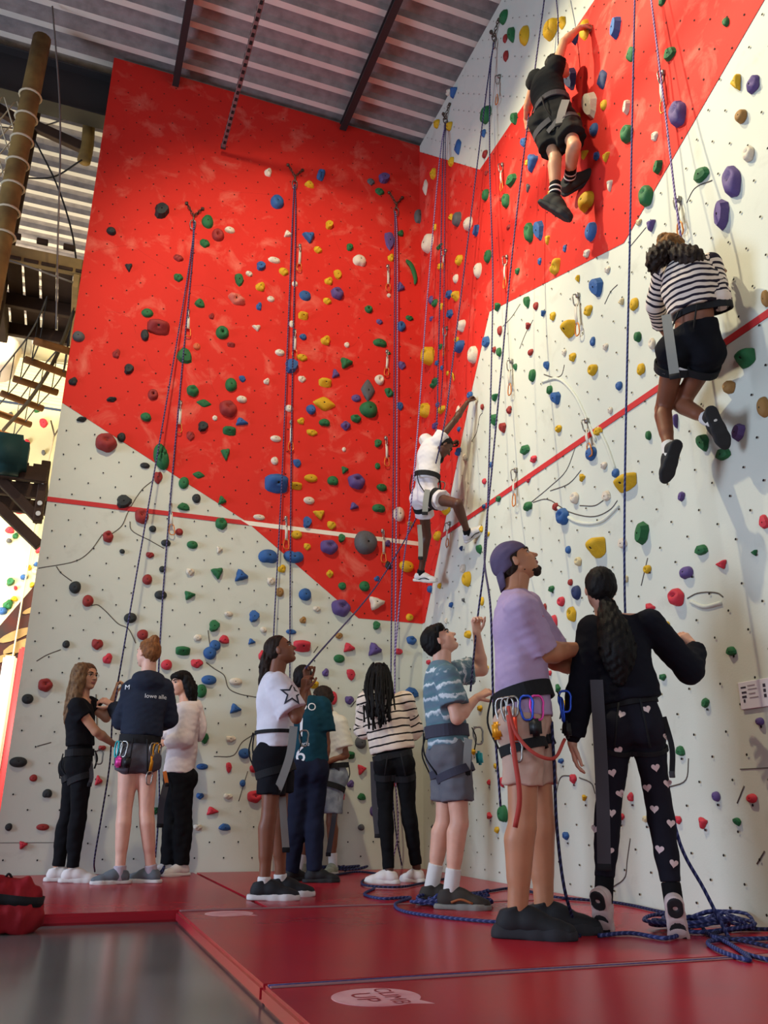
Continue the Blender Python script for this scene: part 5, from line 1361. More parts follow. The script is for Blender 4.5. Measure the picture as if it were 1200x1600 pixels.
PEOPLE = {}
def person(key, label, hh, b, face, skin, hair, top, bottom, shoes, hands, headup=None, arm=1.0, leg=1.0, harness=None, socks=None, cap=None, vox=.0088):
    J = {k: np.array(v, float) for k, v in JOINTS[key].items()}; dv = J.pop('D'); rv = np.array([dv[1], -dv[0], 0]); zv = np.array([0, 0, 1.])
    W = lambda t: unit(t[0]*rv+t[1]*dv+t[2]*zv)
    base = np.array([J['pelvis'][0], J['pelvis'][1], 0.0 if J['pelvis'][2] < 1.5 else min(J['anL'][2], J['anR'][2])-.08])
    root = empty('person', tuple(base)); tag(root, label, 'person')
    def part(name, vf, m, parent=None, smooth=True, lab=None):
        v, f = vf
        o = obj(name, mesh_data(name, np.asarray(v)-base, f, m if isinstance(m, list) else [m], smooth), parent or root)
        if lab: o['label'] = lab
        return o
    g = hh/.212*b
    up = unit(J['neck']-J['pelvis']); left = unit(J['shL']-J['shR']); left = unit(left-(left@up)*up); fr = np.cross(left, up)
    F_ = W(face); U_ = zv if headup is None else W(headup); U_ = unit(U_-(U_@F_)*F_); L_ = np.cross(U_, F_)
    hc = J['head']; hp = lambda l, f, u: hc+(L_*l+F_*f+U_*u)*hh
    al = np.array(list(J.values())); lo, hi = al.min(0)-.22, al.max(0)+.22
    legr = dict(hip=.080*g, kn=.052*g*leg, an=.036*g*leg)
    # ---- body: one surface
    B = Field(lo, hi, vox)
    flat = (fr, 1.42)
    B.cone(J['chest']+up*.07*g, J['chest'], .125*g, .138*g, .03, flat); B.cone(J['chest'], J['waist'], .136*g, .112*g, .03, flat)
    B.cone(J['waist'], J['pelvis'], .112*g, .135*g, .03, flat)
    B.cone(J['neck']-up*.03, hp(0, -.1, -.30), .056*g, .052*g, .02)
    for S in 'LR':
        sh, el, wr, hi_, kn, an = (J[a+S] for a in ('sh', 'el', 'wr', 'hi', 'kn', 'an'))
        B.cone(J['neck']-up*.035, sh, .05*g, .052*g, .03); B.cone(sh, el, .050*g*arm, .038*g*arm, .02)
        mid = el*.7+wr*.3; B.cone(el, mid, .038*g*arm, .040*g*arm, .015); B.cone(mid, wr, .040*g*arm, .025*g, .015)
        B.cone(hi_, kn, legr['hip'], legr['kn'], .03); B.ell(hi_-fr*.045*g-up*.0, (left, fr, up), (.085*g, .08*g, .09*g), .03)
        dn = unit(an-kn); bk = unit(-fr+(fr@dn)*dn)
        B.cone(kn, an, legr['kn']*.93, legr['an'], .02); B.cone(kn+dn*.06+bk*.016*g, kn*.45+an*.55+bk*.008, .052*g*leg, .036*g*leg, .03)
    parts = [B.mesh()]
    # head
    Fh = Field(hc-hh*.95, hc+hh*.95, .0046); ax = (L_, F_, U_)
    sc = lambda *r: tuple(x*hh for x in r)
    Fh.ell(hp(0, -.07, .11), ax, sc(.335, .42, .385), .005)
    Fh.ell(hp(0, .10, -.12), ax, sc(.29, .31, .375), .015)
    Fh.cone(hp(0, .12, -.24), hp(0, .255, -.405), .20*hh, .085*hh, .015)
    for sg in (-1, 1):
        Fh.cone(hp(.2*sg, .0, -.22), hp(.06*sg, .25, -.40), .09*hh, .07*hh, .015)
        Fh.ell(hp(.15*sg, .25, -.10), ax, sc(.10, .09, .09), .011)
        Fh.cone(hp(.05*sg, .355, .085), hp(.2*sg, .29, .075), .045*hh, .04*hh, .007)
        Fh.ell(hp(.335*sg, -.04, -.05), (unit(L_*sg+F_*-.35), unit(F_+L_*sg*.35), U_), sc(.035, .085, .125), .004)
    Fh.cone(hp(0, .375, .015), hp(0, .475, -.115), .034*hh, .046*hh, .007)
    for sg in (-1, 1):
        Fh.ell(hp(.045*sg, .415, -.14), ax, sc(.035, .04, .011), .005)
        Fh.ell(hp(.135*sg, .405, .015), ax, sc(.075, .06, .046), .008, carve=True)
    Fh.ell(hp(0, .375, -.235), ax, sc(.10, .05, .011), .004); Fh.ell(hp(0, .365, -.295), ax, sc(.085, .05, .011), .004); Fh.ell(hp(0, .325, -.40), ax, sc(.08, .06, .06), .011)
    Fh.cone(hp(0, -.13, -.2), J['neck']-up*.01, .245*hh, .26*hh, .015)
    parts.append(Fh.mesh())
    # hands
    for S in 'LR':
        hd = hands.get(S)
        if hd is None: continue
        wr, el = J['wr'+S], J['el'+S]; d = W(hd[0]); n = W(hd[1]); s = hh/.212*.98
        pr = hand_prims(wr, d, n, hd[2], s, S == 'L'); pts = np.array([p for q in pr for p in q[:2]])
        Ff = Field(np.vstack([pts, [wr]]).min(0)-.05, np.vstack([pts, [wr]]).max(0)+.05, .0032)
        for i, (a, bb, ra, rb) in enumerate(pr): Ff.cone(a, bb, ra, rb, .010 if i < 4 else .003)
        Ff.cone(wr-unit(wr-el)*.045, wr, .027*g, .022*g, .012, ); Ff.cone(wr, wr+d*.03, .021*g, .018*g, .014)
        parts.append(Ff.mesh())
    V, Fc, k = [], [], 0
    for v, f in parts:
        V.append(v); Fc.append(f+k); k += len(v)
    part('body', (np.concatenate(V), np.concatenate(Fc)), skin)
    # face details
    for sg in (-1, 1):
        bm = bmesh.new(); bmesh.ops.create_uvsphere(bm, u_segments=10, v_segments=8, radius=.058*hh)
        ec = hp(.135*sg, .305, .015); vv = np.array([q.co[:] for q in bm.verts]); ff = [tuple(q.index for q in p.verts) for p in bm.faces]; bm.free()
        vv = np.stack([vv[:, 0], vv[:, 1], vv[:, 2]], 1)@np.stack([L_, U_, F_])+ec
        fm = [1 if (np.mean(vv[list(q)], 0)-ec)@F_ > .040*hh else 0 for q in ff]
        o = obj('eye', mesh_data('eye', vv-base, ff, [m_eye, m_iris], True, fm), root)
        part('eyelid', tube(smooth_path([hp(.07*sg, .355, .035), hp(.135*sg, .372, .052), hp(.205*sg, .318, .03)], 4), .012*hh, 5), m_iris)
        part('eyebrow', tube(smooth_path([hp(.05*sg, .392, .10), hp(.14*sg, .372, .125), hp(.225*sg, .295, .10)], 4), .022*hh, 5), hair['mat'])
    bm = bmesh.new(); bmesh.ops.create_icosphere(bm, subdivisions=2, radius=1)
    vv = np.array([q.co[:] for q in bm.verts]); ff = [tuple(q.index for q in p.verts) for p in bm.faces]; bm.free()
    lipm = mat('lips_'+skin.name, tuple(int(c) for c in hair.get('lip', (150, 84, 78))), .45)
    part('lips', ((vv*np.array([.098, .046, .050]))@np.stack([L_, F_, U_])*hh+hp(0, .378, -.264), ff), lipm)
    # ---- hair
    if hair.get('style') != 'none':
        Hf = Field(hc-hh*1.0, hc+hh*1.0, .006); t_ = hair.get('thick', .03)
        nrm = unit(F_*.80-U_*.60); cuts = [(hp(0, hair.get('line', .13), .10), nrm)]
        Hf.ell(hp(0, -.075, .115), ax, sc(.335+t_, .42+t_, .385+t_), .0, cuts=cuts)
        if hair['style'] in ('short', 'curly'):
            Hf.ell(hp(0, -.2, -.08), ax, sc(.30+t_, .27+t_, .28), .02, cuts=[(hp(0, -.05, 0), F_)])
        else:
            Hf.ell(hp(0, -.22, -.05), ax, sc(.29+t_, .25+t_, .26), .02, cuts=[(hp(0, -.08, 0), F_)])
        if hair['style'] in ('bun', 'ponytail'): Hf.cone(hp(0, -.25, -.08), hp(0, -.21, -.34), .25*hh, .16*hh, .01)
        if hair.get('fringe'):
            Hf.cone(hp(-.2, .24, .27), hp(.2, .24, .27), .13*hh, .13*hh, .03, cuts=[(hp(0, .28, .14), unit(F_*.2-U_))])
        if hair['style'] == 'bun':
            Hf.ell(hp(0, -.28, .48), ax, sc(.17, .17, .15), .02)
        if hair['style'] == 'curly':
            rs = np.random.RandomState(4)
            for _ in range(60):
                q = rs.normal(size=3); q /= np.linalg.norm(q)
                if q[1] > .35: continue
                Hf.ell(hp(q[0]*.36, q[1]*.44-.08, q[2]*.42+.12), ax, sc(.10, .10, .10), .012)
        Hf.ripple(.0026, .014, .03, 3, np.array([1, 1, .2]))
        hv, hf = Hf.mesh()
        ho = part('hair', (hv, hf), hair['mat'])
        for ci, ch in enumerate(HAIRPTS.get(key, [])):
            P = smooth_path(ch, 5); R_ = hair.get('chain', [.05, .05, .02]); rr = np.interp(np.linspace(0, 1, len(P)), np.linspace(0, 1, len(R_)), R_)
            Hc = Field(P.min(0)-.10, P.max(0)+.10, .006)
            for i in range(len(P)-1): Hc.cone(P[i], P[i+1], rr[i], rr[i+1], .01, (unit(fr if hair.get('flatf') else dv), hair.get('cflat', 1.2)))
            Hc.ripple(hair.get('crip', .004), .018, .04, 7+ci, np.array([1, 1, .25]))
            part('hair_lock', Hc.mesh(), hair.get('mat2', hair['mat']), ho)
        if hair['style'] == 'braids':
            rs = random.Random(2)
            for i in range(64):
                th = rs.uniform(-2.0, 2.0); ph = rs.uniform(-.1, .9)
                l, f_, u = .40*math.sin(th)*math.cos(ph), -.46*math.cos(th)*math.cos(ph)-.05, .36*math.sin(ph)+.15
                p0 = hp(l*.7, f_*.7, u+.12); p1 = hp(l, f_, u); ln_ = rs.uniform(.28, .43)
                out_ = unit((p1-hc)*np.array([1, 1, 0])+1e-6); p2 = p1*np.array([1, 1, 0])+out_*.03+np.array([0, 0, p1[2]-ln_*.45]); sway = -fr*.0
                bk = J['chest']-fr*.15*g; p3 = np.array([p2[0]*.75+bk[0]*.25, p2[1]*.75+bk[1]*.25, 0])-dv*.035+out_*.01+np.array([0, 0, p1[2]-ln_])
                p3 = p3+rv*rs.uniform(-.03, .03); p2 = p2-dv*.02
                P = smooth_path([p0, p1, p2, p3], 6); L_n = len(P)
                part('braid', tube(P, [.0075*(1+.22*math.sin(j*2.6)) for j in range(L_n)], 6), hair['mat'], ho)
    # ---- clothes
    TF = BF = None
    if top:
        e = top.get('ease', .016); T = Field(lo, hi, vox*.92); hem = J['waist']+(J['pelvis']-J['waist'])*top['hem']
        fl = (fr, top.get('flat', 1.32)); cut = [(hem, -up)]
        T.cone(J['chest']+up*.065*g, J['chest'], .122*g+e, .140*g+e, .03, fl)
        T.cone(J['chest'], J['waist'], .140*g+e, .125*g+e*top.get('flare', 1.3), .03, fl, cut)
        T.cone(J['waist'], J['pelvis']-up*.10, .125*g+e*top.get('flare', 1.3), .142*g+e*top.get('flare', 1.3)+top.get('hemw', 0), .03, fl, cut)
        for S in 'LR':
            sh, el, wr = J['sh'+S], J['el'+S], J['wr'+S]; sl = top['sleeve']
            T.cone(J['neck']-up*.060, sh-up*.006, .050*g+e*.4, .056*g+e*.5, .03)
            if sl <= 1:
                end = sh+(el-sh)*sl; T.cone(sh, sh+(el-sh)*min(1.25, sl+.25), .060*g+e*.6, .058*g+e*top.get('sflare', 1.4), .025, None, [(end, unit(el-sh))])
            else:
                T.cone(sh, el, .060*g+e*.6, .046*g+e, .025); end = el+(wr-el)*(sl-1)
                T.cone(el, wr+unit(wr-el)*.03, .046*g+e, .034*g+e*.8, .02, None, [(end, unit(wr-el))])
                if top.get('cuff'): T.cone(end-unit(wr-el)*.03, end, .030*g+e*.4, .030*g+e*.4, .004)
        if top.get('hood'):
            hb = J['neck']-fr*.05-up*.02
            T.ell(hb-up*.03-fr*.03, (left, fr, up), (.12*g, .07*g, .085*g), .03)
            for sg in (-1, 1): T.cone(hb+left*sg*.07, J['neck']+fr*.06+left*sg*.03-up*.03, .035, .025, .03)
        if top.get('collar'):
            T.cone(J['neck']-up*.04-fr*.02+left*.15, J['neck']-up*.04-fr*.02-left*.15, .05, .05, .01, (up, 2.2)); T.cone(J['neck']-up*.06-fr*.10+left*.1, J['neck']-up*.06-fr*.10-left*.1, .05, .05, .02, (up, 2.0))
        if top.get('flap'): T.cone(J['neck']-fr*.10-up*.05, J['neck']-fr*.15-up*.20, .085, .11, .012, (fr, 3.2))
        T.ripple(top.get('fold', .004)*.75, .09, .26, sum(map(ord, key)) % 97, np.array([1, 1, .35])); T.ripple(.0015, .03, .06, 12, np.array([.3, .3, 1.]))
        if not top.get('hood'): T.cone(J['neck']-up*.035+fr*.02, J['neck']+up*.3, .066*g, .08*g, .008, None, carve=True)
        elif True: T.cone(J['neck']+up*.015, J['neck']+up*.3, .062*g, .09*g, .01, None, carve=True)
        tv, tf = T.mesh(); TF = T
        to = part(top['name'], (tv, tf), top['mat'])
        # metres down the cloth, for stripes: along the spine on the trunk, along the arm on the sleeves
        al_ = (tv-J['neck'])@(-up); best = np.full(len(tv), 1e9)
        for S in 'LR':
            for a, bb, s0 in ((J['sh'+S], J['el'+S], 0), (J['el'+S], J['wr'+S], 1)):
                d = bb-a; L = np.linalg.norm(d); t = np.clip(((tv-a)@d)/L/L, 0, 1); dist = np.linalg.norm(tv-a-t[:, None]*d, axis=1)
                tr = np.linalg.norm((tv-J['chest'])-((tv-J['chest'])@up)[:, None]*up, axis=1)
                mk = (dist < .085*g) & (dist < best) & (tr > .125*g+e); best = np.where(mk, dist, best)
                al_ = np.where(mk, .05+t*L+s0*np.linalg.norm(J['el'+S]-J['sh'+S]), al_)
        at = to.data.attributes.new('along', 'FLOAT', 'POINT'); at.data.foreach_set('value', (al_+3).astype(np.float32))
        PEOPLE[key+'_top'] = (to, tv, tf, base)
    if bottom:
        e = bottom.get('ease', .012); Q = Field(lo, hi, vox*.92); fl = (fr, 1.32); wb = J['waist']+(J['pelvis']-J['waist'])*bottom.get('rise', .35)
        Q.cone(J['waist'], J['pelvis'], .118*g+e, .139*g+e, .03, fl, [(wb, up)])
        for S in 'LR':
            hi_, kn, an = J['hi'+S], J['kn'+S], J['an'+S]; ln_ = bottom['len']
            Q.ell(hi_-fr*.045*g, (left, fr, up), (.086*g+e, .082*g+e, .092*g+e), .03)
            if ln_ <= 1:
                end = hi_+(kn-hi_)*ln_; fw = bottom.get('flare', 1.2)
                Q.cone(hi_, hi_+(kn-hi_)*min(1.2, ln_+.2), .083*g+e, (.083-.025*ln_)*g+e*fw*1.2, .03, None, [(end, unit(kn-hi_))])
            else:
                Q.cone(hi_, kn, .082*g+e, .053*g+e, .03); end = kn+(an-kn)*(ln_-1); dn = unit(an-kn); bk = unit(-fr+(fr@dn)*dn)
                Q.cone(kn, an+dn*.05, .052*g+e, .038*g+e*bottom.get('flare', 1.), .02, None, [(end, dn)])
                Q.cone(kn+dn*.06+bk*.016*g, kn*.45+an*.55+bk*.008, .053*g+e, .037*g+e, .03)
        Q.ripple(bottom.get('fold', .0025), .05, .14, 31, np.array([1, 1, .7]))
        qv, qf = Q.mesh(); BF = Q
        bo = part(bottom['name'], (qv, qf), bottom['mat']); PEOPLE[key+'_bottom'] = (bo, qv, qf, base)
        if bottom.get('trim') is not None:
            for S in 'LR':
                hi_, kn = J['hi'+S], J['kn'+S]; c = hi_+(kn-hi_)*(bottom['len']-.02)
                part('hem_trim', band([Q], c, unit(kn-hi_), fr, .16, .014, .004), bottom['trim'], bo)
    # ---- socks and shoes
    for S in 'LR':
        kn, an = J['kn'+S], J['an'+S]; dn = unit(an-kn)
        if socks:
            s0 = an-dn*socks[1]; sf = Field(np.minimum(s0, an)-.1, np.maximum(s0, an)+.12, .006); sf.cone(s0, an+dn*.03, legr['an']+.008+.04*socks[1]*.3, legr['an']+.008, .0, None, [(s0, -dn)])
            sk = part('sock', sf.mesh(), socks[0])
            if len(socks) > 2:
                for q in (.35, .62): part('sock_stripe', band([sf], s0+dn*socks[1]*q, dn, fr, .09, .012, .002, 24), socks[2], sk)
        t = W(shoes[S]); Ls = shoes.get('len', .27)*hh/.212; sc_ = Ls/.27
        hp_ = dn if shoes.get('hang') else -zv if shoes.get('flat', True) else dn
        t = unit(t); u_ = -hp_; u_ = unit(u_-(u_@t)*t); sd = np.cross(t, u_)
        if shoes.get('flat', True): o_ = np.array([an[0], an[1], 0.])-t*.055*sc_
        else: o_ = an-u_*.075*sc_-t*.055*sc_
        pt_ = lambda x, y, z: o_+t*x*sc_+sd*y*sc_+u_*z*sc_
        sf = Field(np.min([pt_(-.06, 0, 0), pt_(.27, 0, 0), pt_(0, 0, .14)], 0)-.08, np.max([pt_(-.06, 0, 0), pt_(.27, 0, 0), pt_(0, 0, .14)], 0)+.08, .0058)
        low = [(pt_(0, 0, .022), -u_)]
        sf.cone(pt_(.02, 0, .045), pt_(.10, 0, .055), .040*sc_, .043*sc_, .02, None, low); sf.cone(pt_(.10, 0, .050), pt_(.185, 0, .030), .043*sc_, .042*sc_, .02, (u_, 1.15), low)
        sf.cone(pt_(.185, 0, .028), pt_(.222, 0, .026), .042*sc_, .034*sc_, .015, (u_, 1.2), low)
        top_p = pt_(.040, 0, .115); sf.cone(pt_(.035, 0, .05), top_p, .041*sc_, .043*sc_, .02, None, [(pt_(.035, 0, .098), unit(u_-.3*t))]); sf.cone(pt_(.09, 0, .07), pt_(.135, 0, .062), .034*sc_, .026*sc_, .02)
        so = part('shoe', sf.mesh(), shoes['mat'])
        kf = Field(sf.lo, sf.ax[0][-1:].tolist()+sf.ax[1][-1:].tolist()+sf.ax[2][-1:].tolist(), .0065); st_ = shoes.get('sole_h', .026)
        slab = [(pt_(0, 0, st_), u_), (pt_(0, 0, 0.0), -u_)]
        kf.cone(pt_(.005, 0, .012), pt_(.12, 0, .012), .043*sc_, .043*sc_, .0, None, slab); kf.cone(pt_(.12, 0, .012), pt_(.185, .0, .012), .043*sc_, .047*sc_, .02, None, slab); kf.cone(pt_(.185, 0, .012), pt_(.225, 0, .012), .047*sc_, .036*sc_, .02, None, slab)
        part('sole', kf.mesh(0), shoes['sole'], so)
        if 'tread' in shoes:
            for x0_, x1_, r0_ in ((.0, .035, .036), (.13, .205, .040)):
                tr = Field(kf.lo, [q_[-1] for q_ in kf.ax], .005); tr.cone(pt_(x0_, 0, 0), pt_(x1_, 0, 0), r0_*sc_, r0_*sc_, 0, None, [(pt_(0, 0, .010), u_), (pt_(0, 0, -.006), -u_)])
                if x0_ == 0: tr.cone(pt_(.018, 0, -.03), pt_(.018, 0, .03), .011, .011, .002, None, carve=True)
                part('tread', tr.mesh(0), shoes['tread'], so)
        lc = []
        for q in range(4):
            x = .105+q*.022; lc.append(tube(smooth_path([pt_(x, -.026, .078-q*.008), pt_(x+.004, 0, .098-q*.011), pt_(x, .026, .078-q*.008)], 3), .0035*sc_, 5))
        part('laces', join(lc), shoes.get('lace', shoes['mat']), so)
        if 'accent' in shoes:
            for sg in (-1, 1): part('side_stripe', tube(smooth_path([pt_(.06, .043*sg, .035), pt_(.11, .046*sg, .05), pt_(.17, .043*sg, .032)], 4), .006*sc_, 5), shoes['accent'], so)
    # ---- harness
    fields = [f for f in (B, TF, BF) if f is not None]
    if harness:
        hb = J['waist']+(J['pelvis']-J['waist'])*harness.get('at', .45)
        wb = part('harness', band(fields, hb, unit(up+fr*harness.get('tilt', 0)), fr, .30, harness.get('w', .05), .008), harness.get('mat', m_web['black']), None, False)
        for S in 'LR':
            hi_, kn = J['hi'+S], J['kn'+S]; d = unit(kn-hi_); c = hi_+d*.095*g; O2 = 'R' if S == 'L' else 'L'
            oc = J['hi'+O2]+unit(J['kn'+O2]-J['hi'+O2])*.095*g
            part('leg_loop', band(fields[-1:], c, unit(d+fr*.30), fr, .15*g+.02, harness.get('loop', .045), .007, 40, oc), harness.get('mat', m_web['black']), wb, False)
            P0, _ = ring_pts(fields, hb, up, -fr, .3, 12); Pb = P0[0]+left*(.05 if S == 'L' else -.05); c2 = c-fr*.115*g
            part('elastic_riser', tube(smooth_path([Pb, (Pb+c2)/2-fr*.035, c2], 5), .005, 5), m_web['black'], wb)
        Pf, df = ring_pts(fields, hb, up, fr, .3, 12); q = Pf[0]
        part('belay_loop', ribbon(smooth_path([q+fr*.012+up*.01, q+fr*.03-up*.05, q+fr*.012-up*.12], 4), .022, .006, left), m_web['black'], wb)
        part('carabiner', carabiner(q+fr*.045-up*.04, up, fr, .10, .06, .006), harness.get('crab', m_alu), wb)
        for (ang, col_, kind) in harness.get('gear', []):
            Pg, dg_ = ring_pts(fields, hb-up*.02, up, fr*math.cos(ang)+left*math.sin(ang), .3, 12); p = Pg[0]; dd = dg_[0]; sd = np.cross(up, dd)
            m = GEAR[col_]
            if kind == 'crab': part('carabiner', carabiner(p+dd*.03-up*.06, up, sd, .11, .065, .006), m, wb)
            elif kind == 'device': part('belay_device', bevel_box(p+dd*.04-up*.15, (.055, .035, .08), .012, np.stack([sd, dd, up], 1), 2), m, wb)
            elif kind == 'draw':
                part('quickdraw', ribbon(np.array([p+dd*.035-up*.09, p+dd*.04-up*.15, p+dd*.035-up*.21]), .024, .006, sd), m, wb)
                part('carabiner', carabiner(p+dd*.035-up*.05, up, sd, .09, .055, .005), m_alu, wb); part('carabiner', carabiner(p+dd*.035-up*.25, up, sd, .09, .055, .005), m_alu, wb)
    for (n_, c_, w_, pts) in STRAPS:
        if n_ == key:
            P = smooth_path(pts, 5)
            part('webbing_strap', ribbon(P, w_, .004, rv), m_web[c_], None, False)
            part('strap_end', bevel_box(P[-1], (w_*1.05, .012, .03), .003, np.stack([rv, dv, zv], 1)), m_web['black'] if c_ != 'black' else m_web['grey'])
    if cap is not None:
        Cf = Field(hc-hh*1.1, hc+hh*1.1, .006)
        Cf.ell(hp(0, -.08, .13), ax, sc(.385, .475, .42), .0, cuts=[(hp(0, 0, .115), unit(-U_+F_*.10))])
        Cf.ell(hp(0, -.20, .02), ax, sc(.37, .36, .30), .02, cuts=[(hp(0, -.12, 0), F_), (hp(0, 0, -.12), -U_)])
        Cf.ripple(.0015, .04, .09, 5)
        co = part('cap', Cf.mesh(), cap)
        bp = []
        for i in range(9):
            a = (i-4)/4*.9; bp.append(hp(.34*math.sin(a), -.08-.42*math.cos(a)-.0, .0))
        pv = []; 
        for i in range(9):
            a = (i-4)/4*.9; q0 = hp(.36*math.sin(a), -.10-.44*math.cos(a), -.05); q1 = hp(.30*math.sin(a), -.34-.32*math.cos(a)*1.0, -.40)
            for q in (q0, q1, q1-F_*.008, q0-F_*.008): pv.append(q)
        pf = []
        for i in range(8):
            for k in range(4): l = (k+1) % 4; pf.append((i*4+k, i*4+l, i*4+4+l, i*4+4+k))
        pf += [(3, 2, 1, 0), (32, 33, 34, 35)]
        part('cap_visor', (np.array(pv), pf), cap, co)
    return root, J, dict(up=up, left=left, fr=fr, rv=rv, dv=dv, base=base, part=part, hp=hp, L=L_, F=F_, U=U_, hh=hh, fields=fields)

def decal(key, vf, center, ud, vd, cast, m, name, lift=.004, cuts=2):
    """flat print laid onto a garment: vertices are dropped along `cast` onto its surface"""
    o, tv, tf, base = PEOPLE[key]
    bvh = BVHTree.FromPolygons([tuple(p) for p in tv], [tuple(int(i) for i in q) for q in tf])
    v, f = vf; bm = bmesh.new(); bv = [bm.verts.new((p[0], p[1], 0)) for p in v]
    for q in f:
        try: bm.faces.new([bv[i] for i in q])
        except ValueError: pass
    bmesh.ops.triangulate(bm, faces=bm.faces[:]); 
    for _ in range(cuts):
        lg = [e for e in bm.edges if e.calc_length() > .012]
        if lg: bmesh.ops.subdivide_edges(bm, edges=lg, cuts=1)
        bmesh.ops.triangulate(bm, faces=bm.faces[:])
    bm.verts.index_update(); out = []
    cast = unit(cast)
    for q in bm.verts:
        p = np.asarray(center)+np.asarray(ud)*q.co.x+np.asarray(vd)*q.co.y
        h = bvh.ray_cast(Vector(p-cast*.6), Vector(cast), 1.2)
        out.append(np.array(h[0])-cast*lift if h[0] is not None else p-cast*.02)
    ff = [tuple(a.index for a in p.verts) for p in bm.faces]; bm.free()
    return obj(name, mesh_data(name, np.array(out)-base, ff, [m]), o)

SK = {'light': skin_mat('light', (222, 168, 142)), 'fair': skin_mat('fair', (228, 176, 152)), 'tan': skin_mat('tan', (186, 128, 94)), 'brown': skin_mat('brown', (128, 78, 54)), 'dark': skin_mat('dark', (84, 50, 36)), 'olive': skin_mat('olive', (196, 144, 112))}
HR = {'black': hair_mat('black', (14, 12, 12), (26, 22, 21)), 'brown': hair_mat('brown', (74, 52, 38), (112, 80, 54)), 'ginger': hair_mat('ginger_brown', (104, 66, 40), (150, 98, 58)), 'dark': hair_mat('dark_brown', (32, 24, 20), (54, 40, 32)), 'blond': hair_mat('dyed_blond', (142, 98, 52), (60, 40, 26)), 'tips': hair_mat('brown_blond_tips', (92, 68, 48), (132, 100, 68))}
m_ws = mat('sole_white', (206, 200, 194), .7); m_ds = mat('sole_dark', (34, 34, 36), .8); m_gs = mat('sole_grey', (128, 126, 118), .8)
K = cloth
def shoe(c, sole, L, R, lace=None, **k): return dict(mat=c, sole=sole, L=L, R=R, lace=lace or c, **k)
W_SHOE = mat('shoe_white', (214, 206, 200), .6); G_SHOE = mat('shoe_grey', (96, 104, 110), .75); B_SHOE = mat('shoe_black', (26, 27, 30), .75); D_SHOE = mat('shoe_dark_olive', (52, 46, 40), .8)
m_sockw = K('white_sock', (216, 212, 206)); m_sockb = K('black_sock', (22, 22, 24))

rg_l, JL_, xl_ = person('lefttee', 'girl with long brown hair and glasses in black t-shirt and black trousers', .202, .88, (.66, -.74, .02), SK['olive'], dict(style='long', mat=HR['brown'], mat2=HR['tips'], chain=[.055, .05, .035, .012], cflat=1.4, line=.15),
       dict(name='t_shirt', mat=K('black_tee', (22, 22, 26)), sleeve=.42, hem=.15, ease=.014), dict(name='trousers', mat=K('black_trousers', (18, 18, 21)), len=1.97, ease=.010, rise=.1),
       shoe(W_SHOE, m_ws, (1, -.05, 0), (1, -.15, 0), len=.27, sole_h=.032), {'R': ((1, .2, .1), (0, .6, -.6), .5), 'L': ((.1, .1, 1), (1, 0, .1), 1.25)}, harness=dict(at=.55))
r_, J_, x_ = person('hoodie', 'woman with ginger bun in navy hoodie and grey shorts, back turned', .212, .98, (-.66, .74, .02), SK['fair'], dict(style='bun', mat=HR['ginger'], line=.06),
       dict(name='hoodie', mat=K('navy_hoodie', (40, 46, 60)), sleeve=1.95, hem=.25, ease=.022, hood=True, cuff=True, fold=.005), dict(name='shorts', mat=K('grey_shorts', (84, 82, 88)), len=.18, ease=.016, rise=.1, flare=1.1),
       shoe(G_SHOE, m_ws, (-.93, -.2, 0), (-.8, .35, 0), len=.26), {'L': ((-.9, -.1, .45), (.3, .5, -.8), .75), 'R': ((-.5, .6, 0), (-.4, 0, -.8), .6)},
       harness=dict(at=.5, w=.06, gear=[(2.2, 'silver', 'crab'), (2.45, 'silver', 'crab'), (2.0, 'cyan', 'crab'), (2.3, 'pink', 'device'), (-2.3, 'gold', 'crab'), (-2.5, 'gold', 'draw'), (-2.1, 'silver', 'crab'), (2.7, 'black', 'device')]), socks=(K('pale_sock', (180, 168, 176)), .05))
m_print = mat('white_print', (226, 226, 228), .8)
decal('hoodie_top', text_mesh('lowe alle', .045), T_BACK, x_['rv'], np.array([0, 0, 1.]), x_['dv'], m_print, 'back_lettering')
decal('hoodie_top', text_mesh('M', .05), T_SLEEVE, x_['rv'], np.array([0, 0, 1.]), x_['dv'], m_print, 'sleeve_logo')
person('whitehood', 'girl with black ponytail in white hooded jumper and black trousers', .203, .88, (-.83, -.5, -.12), SK['light'], dict(style='ponytail', mat=HR['black'], chain=[.035, .04, .025], fringe=True, line=.16),
       dict(name='hooded_jumper', mat=K('cream_jumper', (222, 208, 204)), sleeve=1.9, hem=1.1, ease=.034, hood=True, flap=True, fold=.004, cuff=True), dict(name='trousers', mat=K('black_wide_trousers', (19, 19, 22)), len=1.96, ease=.022, rise=.4, fold=.004),
       shoe(W_SHOE, m_ws, (-.8, -.5, 0), (-.85, -.35, 0), len=.25), {'L': ((-1, .1, 0), (0, .7, -.7), .7), 'R': ((-1, -.1, .1), (0, -.7, -.7), .7)}, harness=None)
r_, J_, x_ = person('star', 'girl with black ponytail in white t-shirt with star sleeve and black shorts', .206, .93, (.90, -.12, .38), SK['brown'], dict(style='ponytail', mat=HR['dark'], chain=[.035, .042, .035, .012], line=.04, thick=.02, lip=(120, 62, 56)),
       dict(name='t_shirt', mat=K('white_tee', (222, 216, 222)), sleeve=.80, hem=.85, ease=.028, fold=.006, sflare=1.7), dict(name='shorts', mat=K('black_shorts', (22, 22, 27)), len=.62, ease=.022, rise=.3, flare=1.1),
       shoe(B_SHOE, m_ws, (1, .05, 0), (1, -.12, 0), len=.30, lace=m_ds, sole_h=.03), {'R': ((.1, .0, 1), (.8, .6, 0), .9), 'L': ((-.1, .0, 1), (.8, -.6, 0), 1.0)}, harness=dict(at=.15, w=.022), socks=(m_sockw, .055))
